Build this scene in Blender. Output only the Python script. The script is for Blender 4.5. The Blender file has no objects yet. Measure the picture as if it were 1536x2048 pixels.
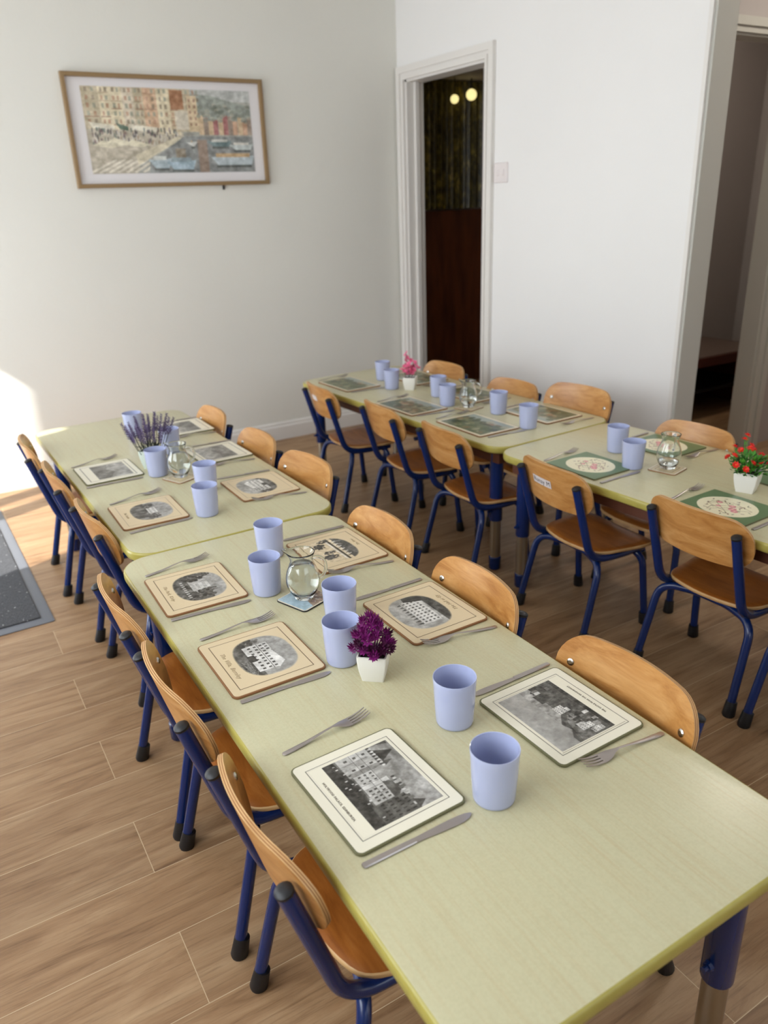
import bpy, math, random
import numpy as np
from mathutils import Vector, Matrix
PI = math.pi
SC = bpy.context.scene
COL = SC.collection
random.seed(7)

# ------------------------------------------------------------------ camera
cam_d = bpy.data.cameras.new('camera'); cam = bpy.data.objects.new('camera', cam_d); COL.objects.link(cam)
cam_d.sensor_fit = 'VERTICAL'; cam_d.sensor_height = 36.0; cam_d.lens = 36.0*1559.0/2048.0
cam_d.clip_start = 0.02; cam_d.clip_end = 60
R = ((0.8548, -0.5180, -0.0333), (-0.2200, -0.3034, -0.9271), (0.4701, 0.7998, -0.3733))
cam.matrix_world = Matrix.Translation((0, 0, 1.357)) @ Matrix((
    (R[0][0], -R[1][0], -R[2][0]), (R[0][1], -R[1][1], -R[2][1]), (R[0][2], -R[1][2], -R[2][2]))).to_4x4()
cam_d.dof.use_dof = True; cam_d.dof.focus_distance = 1.55; cam_d.dof.aperture_fstop = 3.8
SC.camera = cam
# ------------------------------------------------------------------ world, sun, window light, exposure
SC.view_settings.view_transform = 'Standard'; SC.view_settings.look = 'None'
SC.view_settings.gamma = 1.0; SC.view_settings.use_curve_mapping = False
SC.view_settings.exposure = 0.12
SC.cycles.use_denoising = True
SC.cycles.max_bounces = 10; SC.cycles.diffuse_bounces = 5; SC.cycles.transmission_bounces = 10
SC.cycles.sample_clamp_indirect = 6.0; SC.cycles.caustics_reflective = False
w = bpy.data.worlds.new('sky'); SC.world = w; w.use_nodes = True
wn = w.node_tree.nodes; bg = wn['Background']
bg.inputs[0].default_value = (0.72, 0.84, 1.0, 1); bg.inputs[1].default_value = 2.2

def light_area(name, loc, rot, sx, sy, power, col):
    l = bpy.data.lights.new(name, 'AREA'); l.shape = 'RECTANGLE'; l.size = sx; l.size_y = sy
    l.energy = power; l.color = col
    o = bpy.data.objects.new(name, l); COL.objects.link(o); o.location = loc; o.rotation_euler = rot
    return o
sun_d = bpy.data.lights.new('sun', 'SUN'); sun = bpy.data.objects.new('sun', sun_d); COL.objects.link(sun)
sun_d.energy = 12.0; sun_d.angle = math.radians(0.8); sun_d.color = (1.0, 0.97, 0.93)
sdir = Vector((math.cos(math.radians(22)), math.sin(math.radians(22)), -0.836)).normalized()
sun.rotation_euler = sdir.to_track_quat('-Z', 'Y').to_euler(); sun.location = (-4, 0, 5)
# daylight standing in the window openings of the left wall and of the wall behind the photographer
light_area('daylight_left_window', (-1.14, 1.05, 1.50), (0, -PI/2, 0), 1.2, 2.0, 55, (0.89, 0.95, 1.0))
light_area('daylight_glass_door', (-1.14, 3.42, 1.0), (0, -PI/2, 0), 1.7, 1.4, 50, (0.90, 0.95, 1.0))
light_area('store_ceiling_lamp', (3.9, 3.1, 2.56), (0, 0, 0), 0.2, 0.2, 6.5, (1.0, 0.9, 0.76))  # added fill that brightens the store, out of view
light_area('end_room_ceiling_lamp', (3.6, 4.2, 2.56), (0, 0, 0), 0.2, 0.2, 3.0, (1.0, 0.86, 0.6))  # added unseen fill to lift the curtain and wood panel
light_area('hall_ceiling_lamp', (3.7, 1.75, 2.56), (0, 0, 0), 0.3, 0.3, 14, (1.0, 0.92, 0.82))  # added fill for the hall beyond the opening, no fitting built
light_area('daylight_rear_window', (1.2, -2.12, 1.55), (PI/2, 0, 0), 2.2, 1.2, 6, (1.0, 0.96, 0.90))

# ------------------------------------------------------------------ colour helpers
def s2l(c):
    c = c/255.0
    return c/12.92 if c <= 0.04045 else ((c+0.055)/1.055)**2.4
def rgb(r, g, b): return (s2l(r), s2l(g), s2l(b), 1)

# ------------------------------------------------------------------ materials
def mat(name, col=(0.8, 0.8, 0.8, 1), rough=0.5, metal=0.0, coat=0.0, trans=0.0, ior=1.45, emit=None, estr=0, spec=None):
    m = bpy.data.materials.new(name); m.use_nodes = True
    b = m.node_tree.nodes['Principled BSDF']
    b.inputs['Base Color'].default_value = col; b.inputs['Roughness'].default_value = rough
    b.inputs['Metallic'].default_value = metal; b.inputs['Coat Weight'].default_value = coat
    b.inputs['Transmission Weight'].default_value = trans; b.inputs['IOR'].default_value = ior
    if spec is not None: b.inputs['Specular IOR Level'].default_value = spec
    if emit: b.inputs['Emission Color'].default_value = emit; b.inputs['Emission Strength'].default_value = estr
    return m
def N(m, t, **kw):
    n = m.node_tree.nodes.new(t)
    for k, v in kw.items(): setattr(n, k, v)
    return n
def Lk(m, a, b): m.node_tree.links.new(a, b)
def bsdf(m): return m.node_tree.nodes['Principled BSDF']
def coords(m, scale=(1, 1, 1), loc=(0, 0, 0), rot=(0, 0, 0), src='Object'):
    tc = N(m, 'ShaderNodeTexCoord'); mp = N(m, 'ShaderNodeMapping')
    mp.inputs['Scale'].default_value = scale; mp.inputs['Location'].default_value = loc; mp.inputs['Rotation'].default_value = rot
    Lk(m, tc.outputs[src], mp.inputs['Vector']); return mp.outputs[0]
def noise(m, vec, scale, detail=3, rough=0.5, dist=0.0):
    n = N(m, 'ShaderNodeTexNoise'); n.inputs['Scale'].default_value = scale; n.inputs['Detail'].default_value = detail
    n.inputs['Roughness'].default_value = rough; n.inputs['Distortion'].default_value = dist
    Lk(m, vec, n.inputs['Vector']); return n.outputs['Fac']
def ramp(m, fac, stops):
    r = N(m, 'ShaderNodeValToRGB'); e = r.color_ramp.elements
    while len(e) < len(stops): e.new(0.5)
    for i, (p, c) in enumerate(stops): e[i].position = p; e[i].color = c
    Lk(m, fac, r.inputs[0]); return r.outputs[0]
def mixc(m, f, a, b, blend='MIX'):
    n = N(m, 'ShaderNodeMix', data_type='RGBA', blend_type=blend)
    if isinstance(f, (int, float)): n.inputs[0].default_value = f
    else: Lk(m, f, n.inputs[0])
    for s, v in ((n.inputs[6], a), (n.inputs[7], b)):
        if isinstance(v, tuple): s.default_value = v
        else: Lk(m, v, s)
    return n.outputs[2]
def bump(m, h, strength=0.2, dist=0.002):
    b = N(m, 'ShaderNodeBump'); b.inputs['Strength'].default_value = strength; b.inputs['Distance'].default_value = dist
    Lk(m, h, b.inputs['Height']); Lk(m, b.outputs[0], bsdf(m).inputs['Normal'])

M = {}
def wallmat(name, c, bumpiness=0.25):
    m = mat(name, c, 0.75)
    v = coords(m, src='Object')
    f = noise(m, v, 1.3, 3)
    Lk(m, mixc(m, f, tuple(x*0.96 for x in c[:3])+(1,), tuple(min(1, x*1.03) for x in c[:3])+(1,)), bsdf(m).inputs['Base Color'])
    n2 = noise(m, v, 9, 5, 0.6); bump(m, n2, bumpiness, 0.01); return m
M['wall'] = wallmat('painted_plaster', (0.725, 0.71, 0.65, 1))
M['wall_d'] = wallmat('painted_plaster_white', (0.80, 0.785, 0.765, 1), 0.12)
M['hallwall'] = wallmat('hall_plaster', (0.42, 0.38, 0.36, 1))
M['trim'] = mat('gloss_trim_paint', (0.74, 0.71, 0.67, 1), 0.35)
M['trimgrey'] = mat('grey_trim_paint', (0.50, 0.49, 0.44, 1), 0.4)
M['ceil'] = mat('ceiling_paint', (0.82, 0.81, 0.78, 1), 0.8)
# floor planks
m = M['floor'] = mat('oak_laminate_planks', rough=0.42)
v = coords(m, loc=(-0.2, -0.145, 0))
bk = N(m, 'ShaderNodeTexBrick'); bk.offset = 0.37; bk.offset_frequency = 2; bk.squash = 1.0
for k, x in (('Scale', 1), ('Mortar Size', 0.0009), ('Mortar Smooth', 0.3), ('Bias', 0.0), ('Brick Width', 1.22), ('Row Height', 0.178)): bk.inputs[k].default_value = x
bk.inputs['Color1'].default_value = (0, 0, 0, 1); bk.inputs['Color2'].default_value = (1, 1, 1, 1); bk.inputs['Mortar'].default_value = (0.5, 0.5, 0.5, 1)
Lk(m, v, bk.inputs['Vector'])
# shift the grain per plank
vm = N(m, 'ShaderNodeVectorMath', operation='MULTIPLY_ADD'); vm.inputs[1].default_value = (3.1, 1.7, 5.0)
Lk(m, bk.outputs['Color'], vm.inputs[0]); Lk(m, coords(m, scale=(1.0, 6.5, 1)), vm.inputs[2])
g1 = noise(m, vm.outputs[0], 2.6, 6, 0.62, 1.1)
vm2 = N(m, 'ShaderNodeVectorMath', operation='MULTIPLY_ADD'); vm2.inputs[1].default_value = (3.1, 1.7, 5.0)
Lk(m, bk.outputs['Color'], vm2.inputs[0]); Lk(m, coords(m, scale=(1.2, 30, 1)), vm2.inputs[2])
g2 = noise(m, vm2.outputs[0], 5.5, 6, 0.7, 0.4)
base = ramp(m, g1, [(0.26, rgb(116, 86, 58)), (0.42, rgb(148, 115, 82)), (0.55, rgb(162, 130, 96)), (0.75, rgb(178, 148, 113))])
fine = ramp(m, g2, [(0.32, (0.62, 0.58, 0.54, 1)), (0.50, (1, 1, 1, 1)), (0.75, (1.06, 1.05, 1.04, 1))])
c1 = mixc(m, 0.75, base, fine, 'MULTIPLY')
tone = ramp(m, bk.outputs['Color'], [(0, (0.87, 0.86, 0.86, 1)), (1, (1.04, 1.03, 1.02, 1))])
c2 = mixc(m, 0.9, c1, tone, 'MULTIPLY')
c3 = mixc(m, bk.outputs['Fac'], c2, rgb(198, 174, 140))
Lk(m, c3, bsdf(m).inputs['Base Color']); bump(m, g2, 0.12, 0.001)
# table laminate
m = M['laminate'] = mat('cream_laminate', rough=0.28)
f1 = noise(m, coords(m, scale=(60, 1.6, 1)), 3.0, 5, 0.65)
f2 = noise(m, coords(m), 260, 3)
f3 = noise(m, coords(m, scale=(1, 0.45, 1)), 3.0, 3)
ca = ramp(m, f1, [(0.30, rgb(188, 170, 130)), (0.50, rgb(195, 187, 151)), (0.72, rgb(198, 193, 158))])
cb = mixc(m, f3, ca, rgb(193, 189, 156))
cc = ramp(m, f2, [(0.35, (0.90, 0.90, 0.88, 1)), (0.6, (1, 1, 1, 1))])
Lk(m, mixc(m, 0.6, cb, cc, 'MULTIPLY'), bsdf(m).inputs['Base Color']); bump(m, f2, 0.05, 0.0005)
m = M['band'] = mat('olive_yellow_edging', rgb(168, 156, 78), 0.3)
fb = noise(m, coords(m), 25, 4); Lk(m, mixc(m, fb, rgb(156, 144, 68), rgb(178, 168, 88)), bsdf(m).inputs['Base Color'])
M['under'] = mat('brown_underframe', rgb(88, 48, 30), 0.55)
M['blue'] = mat('blue_enamel', (0.002, 0.018, 0.105, 1), 0.25, coat=0.25)
M['chrome'] = mat('brushed_steel_tube', rgb(176, 170, 155), 0.28, 1.0)
M['black'] = mat('black_plastic', rgb(24, 24, 26), 0.45)
def plymat(name, cols, rough=0.3):
    m = mat(name, rough=rough)
    tcr = N(m, 'ShaderNodeObjectInfo')
    vm = N(m, 'ShaderNodeVectorMath', operation='MULTIPLY_ADD'); vm.inputs[1].default_value = (9.0, 7.0, 5.0)
    Lk(m, tcr.outputs['Random'], vm.inputs[0]); Lk(m, coords(m, scale=(9, 1.7, 9)), vm.inputs[2])
    f = noise(m, vm.outputs[0], 3.2, 5, 0.6, 1.2)
    vf = N(m, 'ShaderNodeVectorMath', operation='MULTIPLY_ADD'); vf.inputs[1].default_value = (9.0, 7.0, 5.0)
    Lk(m, tcr.outputs['Random'], vf.inputs[0]); Lk(m, coords(m, scale=(70, 6, 70)), vf.inputs[2])
    f2 = noise(m, vf.outputs[0], 4, 4, 0.6)
    a = ramp(m, f, [(0.3, cols[0]), (0.5, cols[1]), (0.7, cols[2])])
    fr = ramp(m, f2, [(0.33, (0.86, 0.82, 0.76, 1)), (0.6, (1.02, 1.02, 1.02, 1))])
    Lk(m, mixc(m, 0.55, a, fr, 'MULTIPLY'), bsdf(m).inputs['Base Color']); bump(m, f2, 0.04, 0.0005)
    return m
M['ply'] = plymat('varnished_beech_ply', (rgb(166, 110, 54), rgb(190, 136, 76), rgb(206, 156, 98)))
M['seatply'] = plymat('worn_seat_ply', (rgb(136, 76, 26), rgb(156, 92, 36), rgb(172, 108, 50)), 0.34)  # darker varnish than the backs, with some shade put into the colour
m = M['plyedge'] = mat('ply_layers', rough=0.5)
Lk(m, ramp(m, noise(m, coords(m), 14, 3), [(0.35, rgb(186, 144, 92)), (0.65, rgb(212, 174, 122))]), bsdf(m).inputs['Base Color'])
M['plydark'] = mat('dark_ply_layer', rgb(146, 98, 56), 0.5)
M['metal'] = mat('stainless_steel', rgb(176, 168, 164), 0.33, 0.85)
M['screw'] = mat('screw_metal', rgb(200, 196, 188), 0.25, 1.0)
M['cup'] = mat('periwinkle_melamine', rgb(172, 179, 210), 0.12, coat=0.3)
M['pot'] = mat('white_glazed_pot', rgb(226, 224, 216), 0.35)
M['potgreen'] = mat('pale_green_pot', rgb(206, 218, 206), 0.35)
M['soil'] = mat('dark_soil', rgb(36, 26, 24), 0.9)
M['cream'] = mat('cream_card', rgb(226, 216, 192), 0.30)
M['cream_tan'] = mat('tan_cream_card', rgb(214, 194, 158), 0.30)
M['cream_white'] = mat('ivory_card', rgb(228, 222, 202), 0.28)
M['greenmat'] = mat('sage_green_card', rgb(96, 122, 84), 0.28)
M['cork'] = mat('brown_board_edge', rgb(134, 92, 56), 0.6)
M['olivecork'] = mat('olive_board_edge', rgb(104, 102, 70), 0.5)
M['ink'] = mat('brown_ink', rgb(92, 80, 66), 0.5)
M['inkfaint'] = mat('faint_ink', rgb(160, 140, 110), 0.5)
M['darkink'] = mat('black_ink', rgb(44, 38, 36), 0.5)
M['glass'] = mat('clear_glass', (0.97, 1.0, 0.985, 1), 0.0, trans=1.0, ior=1.46)
M['water'] = mat('water', (1, 1, 1, 1), 0.0, trans=1.0, ior=1.33)
m = M['pane'] = mat('window_pane', (1, 1, 1, 1), 0.02)
tr = N(m, 'ShaderNodeBsdfTransparent'); mx = N(m, 'ShaderNodeMixShader'); mx.inputs[0].default_value = 0.06
Lk(m, tr.outputs[0], mx.inputs[1]); Lk(m, bsdf(m).outputs[0], mx.inputs[2]); Lk(m, mx.outputs[0], m.node_tree.nodes['Material Output'].inputs[0])
M['magenta'] = mat('magenta_petals', rgb(126, 26, 108), 0.55)
M['magdark'] = mat('plum_petals', rgb(74, 18, 56), 0.6)
M['leaf'] = mat('green_leaf', rgb(72, 138, 44), 0.45)
M['leaf2'] = mat('dark_green_leaf', rgb(44, 96, 36), 0.45)
M['red'] = mat('red_petals', rgb(222, 40, 34), 0.5)
M['orange'] = mat('orange_centre', rgb(240, 120, 40), 0.5)
M['pink'] = mat('pink_petals', rgb(232, 112, 150), 0.55)
M['laven'] = mat('lavender_buds', rgb(98, 84, 120), 0.7)
M['lavstem'] = mat('lavender_stem', rgb(66, 70, 62), 0.7)
M['oakframe'] = mat('light_oak_frame', rgb(138, 112, 76), 0.45)
M['mount'] = mat('white_mount', rgb(222, 218, 218), 0.6)
M['paper'] = mat('white_sticker', rgb(214, 206, 204), 0.5)
M['switch'] = mat('switch_plastic', rgb(226, 218, 216), 0.3)
M['bench'] = mat('dark_brown_bench', rgb(96, 46, 34), 0.4)
M['benchtop'] = mat('worn_bench_top', rgb(110, 92, 82), 0.5)
M['panelwood'] = mat('mahogany_panel', rough=0.4)
m = M['panelwood']; Lk(m, ramp(m, noise(m, coords(m, scale=(6, 1, 1.2)), 2.5, 5), [(0.3, rgb(74, 36, 20)), (0.7, rgb(112, 58, 32))]), bsdf(m).inputs['Base Color'])
m = M['curtain'] = mat('dark_olive_curtain', rough=0.35)
Lk(m, ramp(m, noise(m, coords(m, scale=(8, 1, 3)), 4, 5, 0.7), [(0.38, rgb(48, 42, 14)), (0.54, rgb(92, 82, 28)), (0.70, rgb(170, 148, 54))]), bsdf(m).inputs['Base Color'])
M['lampglow'] = mat('lamp_glow', (1, 0.9, 0.55, 1), 0.4, emit=(1.0, 0.84, 0.36, 1), estr=0.95)  # emission imitating light reflected on the curtain
m = M['rug'] = mat('charcoal_ribbed_pile', rough=0.95)
fr = noise(m, coords(m, scale=(90, 14, 1)), 6, 4, 0.7); fs = noise(m, coords(m), 85, 2, 0.4)
cr = ramp(m, fr, [(0.35, rgb(50, 51, 54)), (0.65, rgb(92, 93, 96))])
sp = ramp(m, fs, [(0.70, (0, 0, 0, 1)), (0.74, (0.7, 0.7, 0.7, 1))])
Lk(m, mixc(m, 1.0, cr, sp, 'ADD'), bsdf(m).inputs['Base Color']); bump(m, fr, 0.6, 0.004)
M['rugedge'] = mat('grey_rubber_edge', rgb(112, 115, 121), 0.6)
m = M['print'] = mat('printed_picture', rough=0.30)
vc = N(m, 'ShaderNodeVertexColor'); vc.layer_name = 'Col'; Lk(m, vc.outputs['Color'], bsdf(m).inputs['Base Color'])

# ------------------------------------------------------------------ mesh helpers
def mesh(name, V, F, mats, parent=None, smooth=False, mi=None, link=True):
    me = bpy.data.meshes.new(name); me.from_pydata([tuple(v) for v in V], [], F)
    for m in (mats if isinstance(mats, (list, tuple)) else [mats]): me.materials.append(m)
    if mi is not None: me.polygons.foreach_set('material_index', mi)
    if smooth: me.polygons.foreach_set('use_smooth', [True]*len(me.polygons))
    me.update()
    o = bpy.data.objects.new(name, me)
    if link: COL.objects.link(o)
    if parent is not None: o.parent = parent
    return o
def auto(o, ang=40):
    # flat/smooth split by angle
    me = o.data
    me.polygons.foreach_set('use_smooth', [True]*len(me.polygons))
    import bmesh
    bm = bmesh.new(); bm.from_mesh(me); bmesh.ops.recalc_face_normals(bm, faces=bm.faces[:])
    for e in bm.edges:
        e.smooth = not (len(e.link_faces) == 2 and e.calc_face_angle(0) > math.radians(ang))
    bm.to_mesh(me); bm.free(); return o
class MB:
    def __init__(s): s.V = []; s.F = []; s.I = []
    def add(s, V, F, i=0):
        b = len(s.V); s.V += [tuple(v) for v in V]; s.F += [tuple(b+k for k in f) for f in F]; s.I += [i]*len(F)
        return s
    def box(s, x0, x1, y0, y1, z0, z1, i=0):
        V = [(x, y, z) for z in (z0, z1) for y in (y0, y1) for x in (x0, x1)]
        return s.add(V, [(0, 2, 3, 1), (4, 5, 7, 6), (0, 1, 5, 4), (2, 6, 7, 3), (0, 4, 6, 2), (1, 3, 7, 5)], i)
    def tube(s, P, r, n=12, cap=True, i=0):
        P = [Vector(p) for p in P]; rs = r if isinstance(r, (list, tuple)) else [r]*len(P)
        V = []; up = None
        for k, p in enumerate(P):
            t = (P[min(k+1, len(P)-1)]-P[max(k-1, 0)]).normalized()
            if up is None: up = t.orthogonal().normalized()
            up = (up-t*up.dot(t)).normalized(); sd = t.cross(up)
            V += [p+(up*math.cos(2*PI*a/n)+sd*math.sin(2*PI*a/n))*rs[k] for a in range(n)]
        F = [(k*n+a, k*n+(a+1) % n, (k+1)*n+(a+1) % n, (k+1)*n+a) for k in range(len(P)-1) for a in range(n)]
        if cap: F += [tuple(range(n-1, -1, -1)), tuple((len(P)-1)*n+a for a in range(n))]
        return s.add(V, F, i)
    def lathe(s, prof, n=32, i=0, o=(0, 0, 0)):
        V = [(o[0]+r*math.cos(2*PI*a/n), o[1]+r*math.sin(2*PI*a/n), o[2]+z) for r, z in prof for a in range(n)]
        F = [(k*n+a, k*n+(a+1) % n, (k+1)*n+(a+1) % n, (k+1)*n+a) for k in range(len(prof)-1) for a in range(n)]
        return s.add(V, F, i)
    def rings(s, loops, cap0=True, cap1=True, i=0):
        n = len(loops[0]); V = [p for l in loops for p in l]
        F = [(k*n+a, k*n+(a+1) % n, (k+1)*n+(a+1) % n, (k+1)*n+a) for k in range(len(loops)-1) for a in range(n)]
        if cap0: F.append(tuple(range(n-1, -1, -1)))
        if cap1: F.append(tuple((len(loops)-1)*n+a for a in range(n)))
        return s.add(V, F, i)
    def build(s, name, mats, parent=None, smooth=False, ang=None):
        o = mesh(name, s.V, s.F, mats, parent, smooth, s.I)
        if ang: auto(o, ang)
        return o
def fillet(P, r, n=6):
    P = [Vector(p) for p in P]; out = [P[0]]
    for k in range(1, len(P)-1):
        a, b, c = P[k-1], P[k], P[k+1]; rr = r[k-1] if isinstance(r, (list, tuple)) else r
        u = (a-b); v = (c-b); d = min(rr, u.length*0.49, v.length*0.49); p = b+u.normalized()*d; q = b+v.normalized()*d
        for j in range(n+1):
            t = j/n; out.append(p*(1-t)**2+b*2*t*(1-t)+q*t*t)
    out.append(P[-1]); return out
def rrect(w, d, r, z=0, inset=0, n=6, cx=0, cy=0):
    w2, d2 = w/2-inset, d/2-inset; r = max(r-inset, 0.0005); L = []
    for (sx, sy, a0) in ((1, 1, 0), (-1, 1, PI/2), (-1, -1, PI), (1, -1, 1.5*PI)):
        for k in range(n+1):
            a = a0+PI/2*k/n; L.append((cx+sx*(w2-r)+r*math.cos(a), cy+sy*(d2-r)+r*math.sin(a), z))
    return L
def empty(name, loc, rz=0, label=None, cat=None, group=None):
    o = bpy.data.objects.new(name, None); COL.objects.link(o); o.location = loc; o.rotation_euler = (0, 0, rz)
    o.empty_display_size = 0.05
    tag(o, label, cat, group); return o
def tag(o, label=None, cat=None, group=None, kind=None):
    if label: o['label'] = label
    if cat: o['category'] = cat
    if group: o['group'] = group
    if kind: o['kind'] = kind
    return o
def struct(name, mb, mats, ang=None): return tag(mb.build(name, mats, ang=ang), kind='structure')
def copy_tree(o, parent=None):
    c = o.copy(); COL.objects.link(c); c.parent = parent
    for ch in list(o.children): copy_tree(ch, c)
    return c
def text_mesh(body, size, name, m, parent, loc, rot=(0, 0, 0), shear=0, extr=0.0002, align='CENTER'):
    cu = bpy.data.curves.new(name, 'FONT'); cu.body = body; cu.size = size; cu.shear = shear; cu.extrude = extr
    cu.space_character = 1.12; cu.align_x = align; cu.align_y = 'CENTER'; cu.resolution_u = 2
    t = bpy.data.objects.new('tmp', cu); COL.objects.link(t)
    me = bpy.data.meshes.new_from_object(t.evaluated_get(bpy.context.evaluated_depsgraph_get()))
    bpy.data.objects.remove(t)
    me.materials.clear(); me.materials.append(m); me.name = name
    o = bpy.data.objects.new(name, me); COL.objects.link(o); o.parent = parent; o.location = loc; o.rotation_euler = rot
    return o

# ------------------------------------------------------------------ room
XD, YB, XL, YR, ZC = 2.731, 4.32, -1.0, -2.0, 2.62     # door wall, picture wall, left wall, rear wall, ceiling
TH = 0.10
struct('floor', MB().box(XL-0.2, 5.2, YR-0.2, 5.1, -0.05, 0), M['floor'])
struct('ceiling', MB().box(XL-0.2, 5.2, YR-0.2, 5.1, ZC, ZC+0.05), M['ceil'])
struct('wall_back', MB().box(XL, XD, YB, YB+TH, 0, ZC), M['wall'])
def wall_with_holes_x(mb, x0, x1, y0, y1, holes):      # wall in a plane of constant x; holes = (ya, yb, za, zb)
    cur = y0
    for (a, b, za, zb) in sorted(holes):
        mb.box(x0, x1, cur, a, 0, ZC)
        if za > 0: mb.box(x0, x1, a, b, 0, za)
        mb.box(x0, x1, a, b, zb, ZC); cur = b
    mb.box(x0, x1, cur, y1, 0, ZC); return mb
struct('wall_left', wall_with_holes_x(MB(), XL-TH, XL, YR, YB+TH, [(-0.6, 2.1, 0.9, 2.1), (2.70, 4.20, 0.02, 1.93)]), M['wall_d'])
struct('wall_right', wall_with_holes_x(MB(), XD, XD+0.115, YR, YB+0.9, [(1.10, 2.172, 0, 2.12), (3.483, 4.235, 0, 1.977)]), M['wall_d'])
rw = MB()
rw.box(XL-TH, 0.1, YR-TH, YR, 0, ZC).box(2.3, XD+0.115, YR-TH, YR, 0, ZC).box(0.1, 2.3, YR-TH, YR, 0, 0.95).box(0.1, 2.3, YR-TH, YR, 2.15, ZC)
struct('wall_rear', rw, M['wall_d'])
# added unseen wall outside, keeps direct sun out of the left window
struct('wall_outside', MB().box(-2.45, -2.30, -4.0, 1.75, -0.05, 3.7), wallmat('outside_render', (0.55, 0.50, 0.45, 1)))
# windows
def window_frame(name, x, y0, y1, z0, z1, bars, wfr=0.05):
    f = MB(); xx = (x-0.07, x-0.02)
    f.box(*xx, y0, y0+wfr, z0, z1).box(*xx, y1-wfr, y1, z0, z1).box(*xx, y0, y1, z0, z0+wfr).box(*xx, y0, y1, z1-wfr, z1)
    for (a, b) in bars: f.box(*xx, a, b, z0, z1)
    o = tag(f.build(name, M['trim']), kind='structure')
    p = MB().box(x-0.048, x-0.044, y0+0.01, y1-0.01, z0+0.01, z1-0.01).build('pane', M['pane'], o)
    return o
window_frame('window_1', XL, -0.6, 2.1, 0.9, 2.1, [(0.28, 0.34), (1.18, 1.24)])
window_frame('door_3', XL, 2.70, 4.20, 0.02, 1.93, [(3.39, 3.50), (3.60, 3.70)], 0.03)
f = MB(); yy = (YR-0.07, YR-0.02)
f.box(0.1, 0.15, *yy, 0.95, 2.15).box(2.25, 2.3, *yy, 0.95, 2.15).box(0.1, 2.3, *yy, 0.95, 1.0).box(0.1, 2.3, *yy, 2.1, 2.15).box(1.17, 1.23, *yy, 0.95, 2.15)
w2 = struct('window_2', f, M['trim']); MB().box(0.11, 2.29, YR-0.048, YR-0.044, 0.96, 2.14).build('pane', M['pane'], w2)
# baseboards
def skirting(name, p0, p1, nrm):
    p0 = Vector(p0); p1 = Vector(p1); n = Vector(nrm); pr = [(0, 0), (0.018, 0), (0.018, 0.078), (0.012, 0.090), (0.012, 0.098), (0.006, 0.106), (0, 0.106)]
    A = [tuple(p0+n*a+Vector((0, 0, z))) for a, z in pr]; B = [tuple(p1+n*a+Vector((0, 0, z))) for a, z in pr]
    return struct(name, MB().rings([A, B]), M['trim'], ang=None)
skirting('baseboard_back', (XL, YB, 0), (XD, YB, 0), (0, -1, 0))
skirting('baseboard_right', (XD, 2.24, 0), (XD, 3.41, 0), (-1, 0, 0))
# architraves: stepped casing round the narrow doorway
def casing_x(mb, x, y0, y1, z0, z1, wd=0.066, t=0.016, s=-1):
    # vertical/horizontal stepped strips on the face x, proud towards s
    def strip(ya, yb, za, zb, th): mb.box(min(x, x+s*th), max(x, x+s*th), ya, yb, za, zb)
    return strip
d1 = MB()
for (ya, yb, za, zb, th) in ((3.416, 3.450, 0, 2.045, 0.022), (3.450, 3.466, 0, 2.011, 0.012), (3.466, 3.483, 0, 1.994, 0.018),
                             (4.235, 4.252, 0, 1.994, 0.018), (4.252, 4.268, 0, 2.011, 0.012), (4.268, 4.302, 0, 2.045, 0.022),
                             (3.450, 4.268, 2.011, 2.045, 0.022), (3.466, 4.252, 1.994, 2.011, 0.012), (3.483, 4.235, 1.977, 1.994, 0.018)):
    d1.box(XD-th, XD, ya, yb, za, zb)
# jamb lining with a door stop
d1.box(XD, XD+0.115, 3.483, 3.495, 0, 1.977).box(XD, XD+0.115, 4.222, 4.235, 0, 1.977).box(XD, XD+0.115, 3.483, 4.235, 1.965, 1.977)
d1.box(XD+0.05, XD+0.075, 4.205, 4.222, 0, 1.965).box(XD+0.05, XD+0.075, 3.495, 3.507, 0, 1.965)
struct('door_1', d1, M['trim'])
struct('trim_1', MB().box(XD-0.009, XD, 2.172, 2.190, 0, 2.138).box(XD-0.009, XD, 1.09, 2.190, 2.12, 2.138), M['trim'])
struct('trim_2', MB().box(XD+0.001, XD+0.118, 2.160, 2.172, 0, 2.12), M['trimgrey'])
# hall beyond: wall with a second doorway facing the camera, store beyond it
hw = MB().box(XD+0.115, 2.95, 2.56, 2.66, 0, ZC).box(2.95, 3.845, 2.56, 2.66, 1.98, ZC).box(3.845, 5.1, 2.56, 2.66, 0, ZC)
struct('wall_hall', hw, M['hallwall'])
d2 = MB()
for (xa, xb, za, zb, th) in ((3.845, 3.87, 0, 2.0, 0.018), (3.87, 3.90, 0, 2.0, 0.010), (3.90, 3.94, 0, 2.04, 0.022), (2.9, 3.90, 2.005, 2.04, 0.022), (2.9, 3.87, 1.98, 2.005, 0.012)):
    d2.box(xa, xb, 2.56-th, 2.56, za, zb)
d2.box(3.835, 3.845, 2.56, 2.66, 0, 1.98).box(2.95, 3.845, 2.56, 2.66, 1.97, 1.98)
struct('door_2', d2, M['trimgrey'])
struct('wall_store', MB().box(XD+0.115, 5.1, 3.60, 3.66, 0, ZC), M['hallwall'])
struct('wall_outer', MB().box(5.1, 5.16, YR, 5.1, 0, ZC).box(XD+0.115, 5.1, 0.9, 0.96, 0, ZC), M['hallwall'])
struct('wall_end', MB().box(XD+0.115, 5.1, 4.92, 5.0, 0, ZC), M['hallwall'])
struct('trim_3', MB().box(2.86, 5.05, 4.4, 4.92, 2.085, 2.12), M['hallwall'])
struct('trim_4', MB().box(2.87, 4.3, 4.88, 4.92, 0.0, 1.262), M['panelwood'])
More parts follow.
